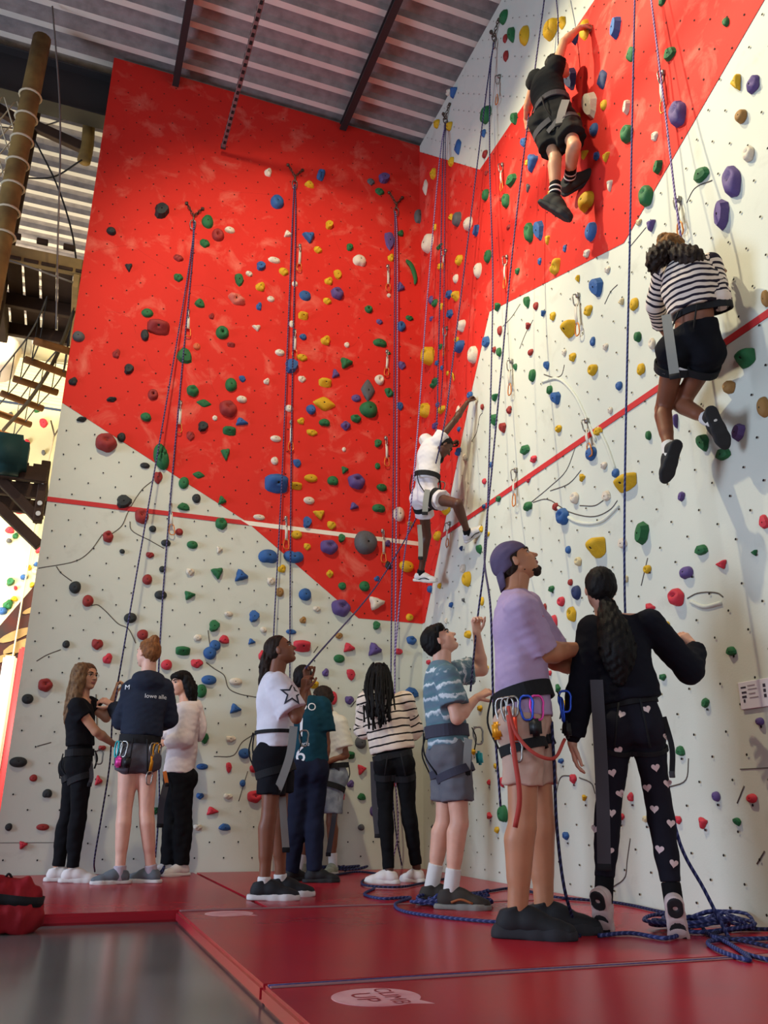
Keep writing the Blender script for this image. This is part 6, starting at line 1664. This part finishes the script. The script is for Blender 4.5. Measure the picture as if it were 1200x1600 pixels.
def star_shape(r, k=.42, n=5):
    return [(r*(1 if i % 2 == 0 else k)*math.sin(i*math.pi/n), r*(1 if i % 2 == 0 else k)*math.cos(i*math.pi/n)) for i in range(2*n)]
sp = star_shape(.085); si = star_shape(.058)
decal('star_top', (np.array(sp+si), [(i, (i+1) % 10, 10+(i+1) % 10, 10+i) for i in range(10)]), T_STAR, x_['rv'], np.array([.0, 0, 1.]), x_['dv'], mat('dark_print', (40, 40, 52), .8), 'sleeve_star')
r_, J_, x_ = person('jersey', 'boy seen from behind in dark teal football jersey and navy trousers', .208, .95, (.0, .95, .25), SK['brown'], dict(style='short', mat=HR['black'], thick=.035),
       dict(name='football_jersey', mat=K('teal_jersey', (22, 62, 76)), sleeve=.72, hem=.9, ease=.024, fold=.004), dict(name='trousers', mat=K('navy_trousers', (26, 30, 48)), len=1.98, ease=.020, rise=.4),
       shoe(B_SHOE, m_ds, (.45, .6, 0), (.8, .1, 0), len=.26), {'R': ((-.05, .0, -1), (-.8, .5, 0), .55), 'L': ((.1, .5, -.8), (.8, .2, 0), .5)}, harness=None)
Zu = np.array([0, 0, 1.])
decal('jersey_top', text_mesh('DO', .085), T_DO, x_['rv'], Zu, x_['dv'], m_print, 'name_lettering')
decal('jersey_top', text_mesh('1', .2), T_ONE, x_['rv'], Zu, x_['dv'], m_print, 'shirt_number')
decal('jersey_top', text_mesh('6', .17), T_SIX, x_['rv'], Zu, x_['dv'], m_print, 'round_badge')
decal('jersey_top', text_mesh('erie', .045), T_CLUB, x_['rv'], Zu, x_['dv'], m_print, 'sponsor_lettering')
person('whitetee', 'small boy in white t-shirt and denim shorts against the wall', .203, .86, (-.85, .15, -.30), SK['brown'], dict(style='short', mat=HR['dark'], thick=.03),
       dict(name='t_shirt', mat=K('white_loose_tee', (220, 214, 196)), sleeve=.75, hem=.7, ease=.032, fold=.005, sflare=1.6), dict(name='shorts', mat=mat('denim', (104, 112, 124), .9, .15, var=.35, vscale=12, rgb2=(150, 156, 164)), len=.80, ease=.024, rise=.3),
       shoe(mat('shoe_pale_mesh', (168, 170, 146), .8, var=.3, vscale=40), m_ws, (-.35, -.9, 0), (-.9, -.2, 0), len=.24), {'L': ((-1, -.1, -.1), (0, .6, -.7), .7), 'R': ((-.8, -.5, -.1), (0, .3, -.9), .6)}, harness=dict(at=.7, w=.04), socks=(m_sockw, .07))
person('braids', 'girl with long black braids in cream striped jumper and black leggings', .208, .93, (.05, .9, .42), SK['dark'], dict(style='braids', mat=HR['black'], thick=.045, line=.10),
       dict(name='striped_jumper', mat=attr_stripe_mat('knit_cream_black', (222, 204, 186), (30, 26, 26), .056, .22, wobble=.02), sleeve=1.9, hem=.55, ease=.036, fold=.006, flare=1.4), dict(name='leggings', mat=K('black_leggings', (16, 16, 18)), len=1.95, ease=.005, rise=.1),
       shoe(W_SHOE, m_ws, (-.95, .2, 0), (-.5, .6, 0), len=.25, sole_h=.035), {'L': ((.5, .6, .4), (.3, .3, -.9), .8), 'R': ((-.5, .6, .4), (-.3, .3, -.9), .8)}, harness=dict(at=.95, w=.045))
person('tiedye', 'boy with black hair in tie-dye t-shirt and grey shorts belaying, looking up', .208, .99, (.79, -.08, .60), SK['light'], dict(style='short', mat=HR['black'], thick=.055, fringe=True, line=.10),
       dict(name='t_shirt', mat=tie_dye_mat(), sleeve=.70, hem=1.0, hemw=.006, ease=.024, fold=.005), dict(name='shorts', mat=K('grey_shorts_long', (104, 104, 110)), len=.68, ease=.020, rise=.35, flare=1.3, fold=.004),
       shoe(D_SHOE, m_gs, (1, .05, 0), (1, -.15, 0), len=.30, accent=mat('shoe_orange', (150, 84, 44), .7)), {'R': ((.8, .1, .45), (.2, .5, -.6), .9), 'L': ((-.05, -.05, 1), (.55, -.85, 0), 1.5)},
       harness=dict(at=.35, w=.07, mat=mat('harness_slate', (58, 58, 72), .85), gear=[(-.2, 'cyan', 'device')]), socks=(m_sockw, .10), vox=.0075)
r_, J_, x_ = person('man', 'man in purple backwards cap, lavender t-shirt and beige shorts looking up', .222, .96, (.85, .0, .53), SK['tan'], dict(style='short', mat=HR['dark'], thick=.022, line=.13, lip=(150, 92, 84)),
       dict(name='t_shirt', mat=K('lavender_tee', (176, 152, 182)), sleeve=.92, hem=1.05, ease=.032, fold=.005, sflare=1.5, hemw=-.004), dict(name='shorts', mat=K('beige_shorts', (190, 158, 140)), len=.60, ease=.016, rise=.4, flare=1.3, fold=.004),
       shoe(B_SHOE, mat('sole_black_chunky', (38, 38, 42), .8), (1, .02, 0), (1, -.10, 0), len=.325, sole_h=.045, lace=m_ds), {'R': ((1, .2, -.05), (0, .2, -1), .6), 'L': ((1, .1, .15), (0, -.2, -1), .6)},
       harness=dict(at=.42, w=.075, tilt=-.22, gear=[(-1.9, 'silver', 'crab'), (-1.75, 'red', 'draw'), (-2.1, 'silver', 'crab'), (-1.45, 'blue', 'crab'), (-1.3, 'black', 'device'), (-1.2, 'pink', 'crab'), (-.15, 'blue', 'crab'), (0, 'black', 'device'), (-2.25, 'gold', 'device')], crab=GEAR['blue']), arm=1.30, leg=1.2, cap=K('purple_cap', (94, 82, 108)), vox=.0075)
decal('man_top', text_mesh('rvs', .022), T_CHEST, x_['rv'], Zu, x_['dv'], mat('red_print', (190, 40, 50), .8), 'chest_lettering')
# beard of the man and his red sling
Bf = Field(J_['head']-.2, J_['head']+.2, .005); hp = x_['hp']; hh_ = x_['hh']
Bf.cone(hp(0, .26, -.45), hp(0, .335, -.41), .095*hh_, .075*hh_, .02)
for sg in (-1, 1): Bf.cone(hp(.06*sg, .26, -.43), hp(.22*sg, .04, -.28), .080*hh_, .058*hh_, .02); Bf.cone(hp(.02*sg, .415, -.19), hp(.10*sg, .36, -.215), .022*hh_, .02*hh_, .01)
Bf.ripple(.0015, .012, .03, 2)
x_['part']('beard', Bf.mesh(), HR['dark'])
sl_m = mat('sling_red', (176, 66, 56), .8)
hpv = J_['pelvis']; rv_, dv_, up_ = x_['rv'], x_['dv'], np.array([0, 0, 1.])
sl = smooth_path([hpv-rv_*.08-dv_*.23+up_*.02, hpv-rv_*.05-dv_*.245-up_*.10, hpv+rv_*.03-dv_*.25-up_*.19, hpv+rv_*.11-dv_*.22-up_*.21, hpv+rv_*.17-dv_*.13-up_*.12], 6)
x_['part']('red_sling', tube(sl, .008, 6), sl_m)
sl = smooth_path([hpv-rv_*.08-dv_*.235-up_*.02, hpv-rv_*.06-dv_*.25-up_*.2, hpv-rv_*.045-dv_*.23-up_*.38, hpv-rv_*.07-dv_*.19-up_*.50], 5)
x_['part']('red_sling', ribbon(sl, .022, .006, rv_), sl_m)
m_heartleg = K('navy_leggings', (30, 29, 38))
r_, J_, x_ = person('heartleg', 'girl with long dark ponytail in black jumper and heart print leggings', .212, .94, (-.22, .95, .12), SK['light'], dict(style='ponytail', mat=HR['black'], chain=[.04, .075, .085, .03], crip=.0045, cflat=1.3, thick=.035, line=.08),
       dict(name='jumper', mat=K('black_jumper', (22, 23, 32)), sleeve=1.86, hem=.45, ease=.026, fold=.005, cuff=True), dict(name='leggings', mat=m_heartleg, len=1.78, ease=.006, rise=.0),
       shoe(mat('shoe_pinkish_white', (206, 186, 180), .7), mat('midsole_pinkish', (200, 178, 172), .7), (.08, .50, -.74), (.04, .50, -.78), len=.25, flat=False, sole_h=.034, tread=m_ds), {'L': ((.1, .05, -1), (1, .1, 0), .35), 'R': ((-.55, .15, .75), (-.5, .6, -.4), .8)}, harness=dict(at=.55, w=.03, loop=.022), socks=(m_sockb, .09), vox=.0075)
def heart_shape(s, n=20):
    o = []
    for i in range(n):
        t = 2*math.pi*i/n; o.append((s*16*math.sin(t)**3/17, s*(13*math.cos(t)-5*math.cos(2*t)-2*math.cos(3*t)-math.cos(4*t))/17))
    return o
m_heart = mat('heart_print', (222, 200, 198), .8)
for i, hpnt in enumerate(HEARTS):
    a = (i*37 % 40-20)*math.pi/180
    decal('heartleg_bottom', (np.array(heart_shape(.021)), [tuple(range(20))]), hpnt, x_['rv']*math.cos(a)+Zu*math.sin(a), -x_['rv']*math.sin(a)+Zu*math.cos(a), x_['dv'], m_heart, 'heart_print', cuts=1)
person('cornerclimb', 'climber in white t-shirt and white shorts reaching up in the corner', .188, .88, (.62, .25, -.62), SK['dark'], dict(style='short', mat=HR['black'], thick=.02, chain=[.012, .012, .008], line=.06, lip=(96, 50, 46)), headup=(.5, .1, .8),
       top=dict(name='t_shirt', mat=K('white_tee_climber', (224, 218, 216)), sleeve=.30, hem=.35, ease=.028, fold=.006), bottom=dict(name='shorts', mat=K('white_shorts', (220, 212, 214)), len=.45, ease=.024, rise=.3, fold=.004),
       shoes=shoe(mat('shoe_black_white', (204, 200, 200), .6), m_ws, (.95, -.25, -.12), (.80, -.35, .50), len=.25, flat=False, lace=m_ds, accent=B_SHOE), hands={'R': ((.45, .3, .85), (.8, .5, -.3), 1.0), 'L': ((.5, .5, .6), (.8, .5, -.3), 1.0)}, harness=dict(at=.15, w=.045), socks=(m_sockb, .05))
person('topclimb', 'climber in black t-shirt and black shorts near the top of the right wall', .195, .95, (.75, .5, .35), SK['olive'], dict(style='short', mat=HR['black'], thick=.05),
       dict(name='t_shirt', mat=K('black_tee_top', (26, 27, 28)), sleeve=.25, hem=.35, ease=.024, fold=.005), dict(name='shorts', mat=K('black_baggy_shorts', (30, 30, 30)), len=.72, ease=.034, rise=.2, fold=.005),
       shoe(mat('shoe_dark_suede', (44, 42, 38), .85), m_ds, (.66, -.15, -.72), (.90, -.36, .20), len=.33, flat=False), {'R': ((.7, .4, .45), (.7, .5, -.4), 1.0), 'L': ((.1, .4, -.8), (.7, .6, 0), .7)}, harness=dict(at=.25, w=.05, mat=m_web['grey']), socks=(m_sockb, .15, m_sockw))
person('stripeclimb', 'climber in striped cropped top and black shorts on the right wall', .186, .98, (.40, .70, .45), SK['brown'], dict(style='curly', mat=HR['blond'], thick=.06, chain=[.05, .06, .03], crip=.009, mat2=HR['dark'], line=.14),
       dict(name='striped_top', mat=attr_stripe_mat('jersey_striped', (216, 200, 186), (34, 28, 40), .034, .42, wobble=.03), sleeve=1.92, hem=-.25, ease=.022, fold=.005), dict(name='shorts', mat=K('black_gym_shorts', (17, 18, 24)), len=.30, ease=.018, rise=.55, trim=m_sockw),
       shoe(B_SHOE, m_ds, (-.42, .35, -.83), (.25, .45, -.86), len=.26, flat=False, lace=m_ds), {'L': ((.3, .6, -.5), (.7, .5, 0), .7), 'R': ((0, .5, .8), (.6, .7, -.3), 1.0)}, harness=dict(at=-.12, w=.05), socks=(m_sockw, .06))

# ------------------------------------------------------------------ glasses
gp = xl_['hp']; gm = mat('glasses_frame', (150, 130, 110), .3, .5, .8); parts_ = []
for sg in (-1, 1):
    parts_.append(tube([gp(.135*sg+.085*math.cos(a), .40, .01+.075*math.sin(a)) for a in np.arange(12)*math.pi/6], .0016, 4, closed=True))
    parts_.append(tube(np.array([gp(.22*sg, .40, .03), gp(.30*sg, .20, .03), gp(.34*sg, -.02, .0)]), .0016, 4))
parts_.append(tube(np.array([gp(-.05, .405, .02), gp(0, .42, .025), gp(.05, .405, .02)]), .0016, 4))
xl_['part']('glasses', join(parts_), gm)

# ------------------------------------------------------------------ notice on the right wall
po = add('notice_board', bevel_box((-.008, -4.42, 1.085), (.008, .50, .136), .002), mat('notice_white', (214, 208, 214), .5), smooth=False, origin=(-.006, -4.42, 1.085))
tag(po, 'white printed notice fixed to the right wall at the edge', 'notice')
mk_ = mat('notice_ink', (52, 44, 58), .7); mk2 = mat('notice_ink_pale', (150, 136, 140), .7)
for i, (yy, zz, w_, h_, m_) in enumerate([(-4.205, 1.125, .035, .008, mk_), (-4.207, 1.10, .032, .009, mk_), (-4.205, 1.078, .030, .011, mk_), (-4.203, 1.058, .012, .016, mk_), (-4.26, 1.13, .05, .006, mk2), (-4.265, 1.112, .06, .005, mk2), (-4.26, 1.09, .045, .006, mk2), (-4.27, 1.07, .06, .005, mk2), (-4.345, 1.12, .016, .016, mk_), (-4.345, 1.095, .016, .016, mk_), (-4.345, 1.07, .016, .016, mk_)]):
    obj('printed_line', mesh_data('printed_line', np.asarray(box((-.0065, yy+4.42, zz-1.085), (.002, w_, h_))[0]), box((0, 0, 0), (1, 1, 1))[1], [m_], False), po)

# ------------------------------------------------------------------ red bag at the lower left
bgm = mat('bag_red', (150, 24, 34), .75, .25, var=.2, vscale=14, bump=.3, bscale=30); bkm = mat('bag_black', (20, 18, 20), .8)
root = empty('rope_bag', (-3.36, -2.82, FZ)); tag(root, 'slumped red bag with a black band beside the mats', 'bag')
bf = Field(np.array([-3.75, -3.2, FZ-.05]), np.array([-3.0, -2.5, .4]), .009)
bx_ = np.array([1., 0, 0]); by_ = np.array([0, 1., 0])
bf.cone((-3.50, -2.82, FZ+.075), (-3.33, -2.84, FZ+.075), .10, .10, .04, (by_, 1.2), [((0, 0, FZ+.002), -Z3)])
bf.cone((-3.50, -2.82, FZ+.17), (-3.33, -2.82, FZ+.15), .085, .075, .05, (by_, 1.3)); bf.cone((-3.30, -2.82, FZ+.20), (-3.27, -2.80, FZ+.05), .03, .05, .05)
bf.cone((-3.5, -2.8, FZ+.23), (-3.30, -2.8, FZ+.215), .03, .022, .04)
bf.ripple(.008, .05, .13, 3)
v, f = bf.mesh(); org = np.array(root.location)
obj('bag_body', mesh_data('bag_body', v-org, f, [bgm]), root)
obj('black_band', mesh_data('black_band', band([bf], np.array([-3.41, -2.82, FZ+.155]), np.array([.12, 0, 1.]), by_, .32, .045, .004, 40)[0]-org, band([bf], np.array([-3.41, -2.82, FZ+.155]), np.array([.12, 0, 1.]), by_, .32, .045, .004, 40)[1], [bkm]), root)
obj('drawstring', mesh_data('drawstring', tube(smooth_path([(-3.42, -2.80, FZ+.235), (-3.40, -2.83, FZ+.262), (-3.38, -2.80, FZ+.235)], 4), .006, 5)[0]-org, tube(smooth_path([(-3.42, -2.80, FZ+.235), (-3.40, -2.83, FZ+.262), (-3.38, -2.80, FZ+.235)], 4), .006, 5)[1], [bkm]), root)

# ------------------------------------------------------------------ rope course beside and behind the left wall
wood = mat('pole_wood', (138, 110, 62), .75, .2, var=.45, vscale=5, rgb2=(104, 80, 46), bump=.2, bscale=25)
wdark = mat('dark_timber', (66, 46, 34), .8, .2, var=.3, vscale=6, bump=.2, bscale=25)
wlight = mat('pale_timber', (150, 120, 76), .75, .2, var=.3, vscale=5, bump=.15, bscale=25)
wrung = mat('rung_wood', (116, 72, 34), .7, .2, var=.35, vscale=8)
netm = mat('net_cord', (196, 180, 150), .9, .1); wire = mat('wire_rope', (120, 110, 104), .5, .4, .6); wired = mat('black_cord', (40, 34, 32), .8)
def pole(x, y, z0, z1, r, label, m=wood, rings=()):
    root = empty('wooden_pole', (x, y, z0)); tag(root, label, 'pole', 'round timber poles of the rope course')
    P = np.array([(x+.01*math.sin(t*7), y, z0+(z1-z0)*t) for t in np.linspace(0, 1, 9)])-np.array([x, y, z0])
    obj('shaft', mesh_data('shaft', *tube(P, np.linspace(r*1.06, r*.94, 9), 14), [m]), root)
    for zz in rings: obj('rope_lashing', mesh_data('rope_lashing', *tube([(r*1.07*math.cos(a), r*1.07*math.sin(a), zz-z0) for a in np.arange(16)*math.pi/8], .012, 5, closed=True), [netm]), root)
pole(-4.33, -.2, FZ, 8.0, .095, 'tall thick timber pole at the far left edge', wood, [5.55+i*.28 for i in range(7)])
pole(-4.40, .85, FZ, 8.1, .055, 'thinner dark timber pole behind the thick pole', wdark)
pole(-3.80, .62, 7.28, 8.22, .068, 'short timber post hanging beside the red wall top', wood)
def timber(a, b, w, h, label, m, name='timber_brace', cat='brace'):
    o = add(name, beam(a, b, w, h), m, smooth=False, origin=(np.array(a)+np.array(b))/2); return tag(o, label, cat)
timber((-4.35, .82, 7.75), (-3.80, .62, 7.45), .09, .11, 'diagonal timber brace between the poles under the roof', wdark)
timber((-5.6, .82, 8.3-.1), (-4.45, .85, 7.75), .09, .11, 'diagonal timber brace leaving the frame at the upper left', wdark)
def cable(pts, r, m, label, n=8):
    P = smooth_path(pts, n); o = add('steel_cable', tube(P, r, 5), m, origin=P[0]); return tag(o, label, 'cable', 'cables of the rope course')
cable([(-4.25, -.45, 8.2), (-4.02, -.3, 7.0), (-3.86, -.1, 5.6), (-3.78, .2, 4.9)], .009, wire, 'pale cable crossing in front of the thick pole')
cable([(-5.0, .8, 7.55), (-4.40, .85, 7.75), (-3.86, .6, 7.95)], .010, wire, 'wire rope tied to the hanging post')
cable([(-4.40, .85, 7.05), (-4.1, .8, 7.12), (-3.82, .6, 7.28)], .010, wired, 'dark cord tied to the foot of the hanging post')
cable([(-4.35, .8, 7.55), (-4.05, .75, 7.0), (-3.80, .6, 6.3), (-3.7, .6, 5.9)], .010, wired, 'black cord curving down beside the red wall')
# net
root = empty('climbing_net', (-4.75, -.15, 5.4)); tag(root, 'knotted cream cord net behind the thick pole', 'net')
np_ = []
for i in range(14):
    for sg in (-1, 1):
        xa = -5.9+i*.12 if sg > 0 else -5.2+i*.12; P_ = [(xa+sg*t*.75, -.05+.02*math.sin(t*9+i), 7.25-t*1.85) for t in np.linspace(0, 1, 14)]; P_ = [p for p in P_ if -5.6 < p[0] < -4.34]
        if len(P_) > 2: np_.append(tube(np.array(P_)-np.array([-4.75, -.15, 5.4]), .007, 4))
o = obj('net_mesh', mesh_data('net_mesh', *join(np_), [netm]), root); tag(o, kind='stuff')
# upper deck seen from below
root = empty('plank_deck', (-4.3, 1.05, 5.65)); tag(root, 'upper plank deck of the rope course seen from below', 'platform'); O_ = np.array(root.location)
def sub(name, vf, m, r=root): return obj(name, mesh_data(name, np.asarray(vf[0])-np.array(r.location), vf[1], [m], False), r)
for i in range(11): sub('plank', bevel_box((-5.28+i*.165, 1.05, 5.72), (.138, 1.36, .035), .004), wdark)
sub('edge_beam', beam((-5.4, .42, 5.78), (-3.64, .42, 5.78), .06, .18), wlight)
for yy in (1.05, 1.68): sub('joist', beam((-5.4, yy, 5.62), (-3.64, yy, 5.62), .07, .15), wdark)
sub('side_beam', beam((-4.42, .38, 5.55), (-4.42, 1.72, 5.55), .10, .20), wdark); sub('side_beam', beam((-3.68, .38, 5.60), (-3.68, 1.72, 5.60), .06, .16), wlight)
for i in range(6): sub('rail_block', bevel_box((-5.1+i*.26, .45, 6.02), (.11, .06, .05), .006), wdark)
cable([(-5.4, .30, 5.66), (-4.4, .28, 5.62), (-3.7, .30, 5.52)], .010, wire, 'pale safety line along the upper deck')
# rope bridge
root = empty('rope_bridge', (-4.1, 1.9, 5.0)); tag(root, 'swinging log bridge with round rungs on black cords', 'bridge')
for a, b in RUNGS:
    P = np.array([np.array(a)*(1-t)+np.array(b)*t for t in np.linspace(-.03, 1.03, 5)])
    obj('rung', mesh_data('rung', *tube(P-np.array(root.location), .040, 10), [wrung]), root)
for k in (0, 1):
    for dx in (.12, .88):
        pts = [np.array(a)*(1-dx)+np.array(b)*dx for a, b in RUNGS]
        if k: pts = [p+np.array([0, 0, .55]) for p in pts]
        obj('support_cord', mesh_data('support_cord', *tube(smooth_path(pts, 4)-np.array(root.location), .008 if k == 0 else .010, 5), [wired]), root)
for a, b in RUNGS:
    for dx in (.12, .88):
        p = np.array(a)*(1-dx)+np.array(b)*dx; obj('hanger_cord', mesh_data('hanger_cord', *tube(np.array([p, p+np.array([0, 0, .55])])-np.array(root.location), .006, 4), [wired]), root)
cable([(-3.66, .8, 5.6), (-3.80, 1.2, 5.15), (-4.05, 1.9, 4.9), (-4.35, 2.6, 4.75)], .022, mat('thick_hemp_rope', (76, 62, 44), .9, .1), 'thick brown rope slanting over the log bridge')
# lower deck
root = empty('plank_deck', (-4.1, .75, 3.4)); tag(root, 'lower dark plank deck beside the wall edge', 'platform')
for i in range(7): sub('plank', bevel_box((-4.72+i*.165, .72, 3.47), (.128, 1.0, .04), .004), wdark, root)
for yy in (.22, .70, 1.2): sub('joist', beam((-4.9, yy, 3.38), (-3.66, yy, 3.38), .07, .14), wdark, root)
sub('post', beam((-3.69, .30, 2.95), (-3.69, .30, 3.55), .08, .08, (0, 1, 0)), wdark, root)
for zz in (3.45, 3.33, 3.12, 3.02): sub('bolt_head', tube(np.array([(-3.69, .25, zz), (-3.69, .235, zz)]), .022, 10), m_ws, root)
timber((-4.05, .33, 3.32), (-3.67, .33, 2.98), .08, .09, 'upper diagonal brace under the lower deck', wdark)
timber((-4.25, .33, 3.25), (-3.64, .33, 2.74), .09, .09, 'lower diagonal brace under the lower deck', wdark)
o = add('padded_box', bevel_box((-4.02, .12, 3.50), (.36, .28, .36), .06, None, 3), mat('green_pad', (16, 58, 56), .7), origin=(-4.02, .12, 3.32)); tag(o, 'dark green padded box on the lower deck', 'pad')
# ventilation duct and hall back walls
m_duct = mat('duct_metal', (176, 172, 164), .3, .5, .9, bump=.3, bscale=12)
root = empty('ventilation_duct', (-4.7, 4.6, 7.1)); tag(root, 'silver ventilation duct below the upper deck', 'duct')
obj('duct_pipe', mesh_data('duct_pipe', *tube(np.array([(-1.8, .1, .1), (-.6, .05, 0), (.1, 0, 0), (.9, 0, .05)]), .30, 20), [m_duct]), root)
for x_ in (-.5, 0, .35): obj('duct_rib', mesh_data('duct_rib', *tube([(x_, .31*math.cos(a), .31*math.sin(a)) for a in np.arange(20)*math.pi/10], .014, 5, closed=True), [m_duct]), root)
obj('duct_outlet', mesh_data('duct_outlet', *tube(np.array([(.0, -.1, -.25), (-.05, -.2, -.48), (-.1, -.3, -.66)]), [.22, .25, .30], 18), [mat('duct_outlet_beige', (176, 160, 146), .5)]), root)
m_back = mat('back_wall_cream', (214, 202, 160), .8, .2, var=.15, vscale=2)
# corrugated upper part
v, f = [], []
for i in range(9):
    z_ = 7.35+i*.13
    for dz, dy in ((0, 0), (.05, 0), (.065, -.03), (.115, -.03)): v += [(-14, 7.5+dy, z_+dz), (.2, 7.5+dy, z_+dz)]
for i in range(len(v)//2-1): f.append((2*i, 2*i+1, 2*i+3, 2*i+2))
wb_ = add('wall_back', box((-7, 7.6, 3.6), (14.4, .2, 7.4)), m_back, smooth=False); tag(wb_, 'far climbing wall at the back of the hall', 'wall', kind='structure')
add('corrugated_panel', (v, f), mat('corrugated_cream', (196, 184, 146), .6), wb_, smooth=False)
ws_ = add('wall_side', box((-2.6, 3.9, 4.0), (.1, 7.2, 8.2)), m_back, smooth=False); tag(ws_, 'pale panel wall behind the left climbing wall', 'wall', kind='structure')
m_mural = mat('mural_paint', (66, 28, 22), .8, .2, var=.6, vscale=2.5, rgb2=(36, 34, 32))
md_ = add('mural_panel', prism([(-6.0, 1.9), (-3.0, 1.9), (-3.0, 5.2), (-3.9, 4.15), (-4.5, 3.15), (-6.0, 1.9)][:5]+[(-6.0, 2.6)], 'y', 7.47, 7.52), m_mural, wb_, smooth=False); fix_normals(md_)
for i, (x_, z_, r_, m_) in enumerate([(-4.15, 3.15, .16, wlight), (-4.0, 3.0, .2, wlight), (-4.3, 2.75, .12, wlight), (-3.95, 3.6, .1, wlight)]):
    o = add('mural_leaf', prism([(x_+r_*math.cos(a)*1.5+.4*r_*math.sin(a), z_+r_*math.sin(a)*.7+r_*math.cos(a)*.6) for a in np.arange(12)*math.pi/6], 'y', 7.45, 7.475), m_, md_, smooth=False); fix_normals(o)
def column(x, z0, z1, w, m, label):
    o = add('padded_column', bevel_box((x, 6.9, (z0+z1)/2), (w, .3, z1-z0), .03, None, 2), m, origin=(x, 6.9, z0)); tag(o, label, 'column')
column(-3.93, FZ, 2.85, .20, mat('column_red', (206, 44, 44), .6), 'red padded column far behind the wall edge')
column(-4.14, FZ, 2.70, .20, mat('column_white', (224, 218, 210), .6), 'white padded column far behind, next to the red one')
for zz in (.55, 1.05, 1.55, 2.0): pass
for i, (p, s_, c) in enumerate(FAR_HOLDS):
    me = HMESH[[k for k in HMESH if k[0] in ('lump', 'facet', 'oval')][i % 5]]
    o = bpy.data.objects.new('far_hold', me); COL.objects.link(o)
    o.matrix_world = Matrix.Translation((p[0], 7.497, p[2])) @ (Matrix(((1, 0, 0), (0, 0, -1), (0, 1, 0)))@Matrix.Diagonal((s_*1.3, s_*1.3, .10))).to_4x4()
    o.material_slots[0].link = 'OBJECT'; o.material_slots[0].material = HM[c]
    same = sorted([q for q in FAR_HOLDS if q[2] == c], key=lambda q: -q[0][2]); k_ = [q[0] for q in same].index(p)
    tag(o, '%s climbing hold on the far wall beyond the left wall%s' % (HC[c][1], '' if len(same) == 1 else ', '+('highest' if k_ == 0 else 'lowest' if k_ == len(same)-1 else ORD[k_+1]+' from top')), 'climbing hold', 'holds on the far back wall')
rope_far = add('far_rope', tube(smooth_path([(-4.02, 7.37, 6.78), (-4.10, 7.38, 5.6), (-4.14, 7.40, 3.0), (-4.14, 7.2, FZ+.01)], 5), .014, 5), netm, origin=(-4.02, 7.37, 6.78)); tag(rope_far, 'pale rope hanging on the far back wall', 'rope')
o = add('far_anchor', join([tube(np.array([(-4.12, 7.4, 7.05), (-4.02, 7.36, 6.75)]), .014, 5), tube(np.array([(-3.92, 7.4, 7.05), (-4.02, 7.36, 6.75)]), .014, 5)]), m_chain, origin=(-4.02, 7.4, 6.75)); tag(o, 'Y-shaped chain anchor on the far back wall', 'anchor')
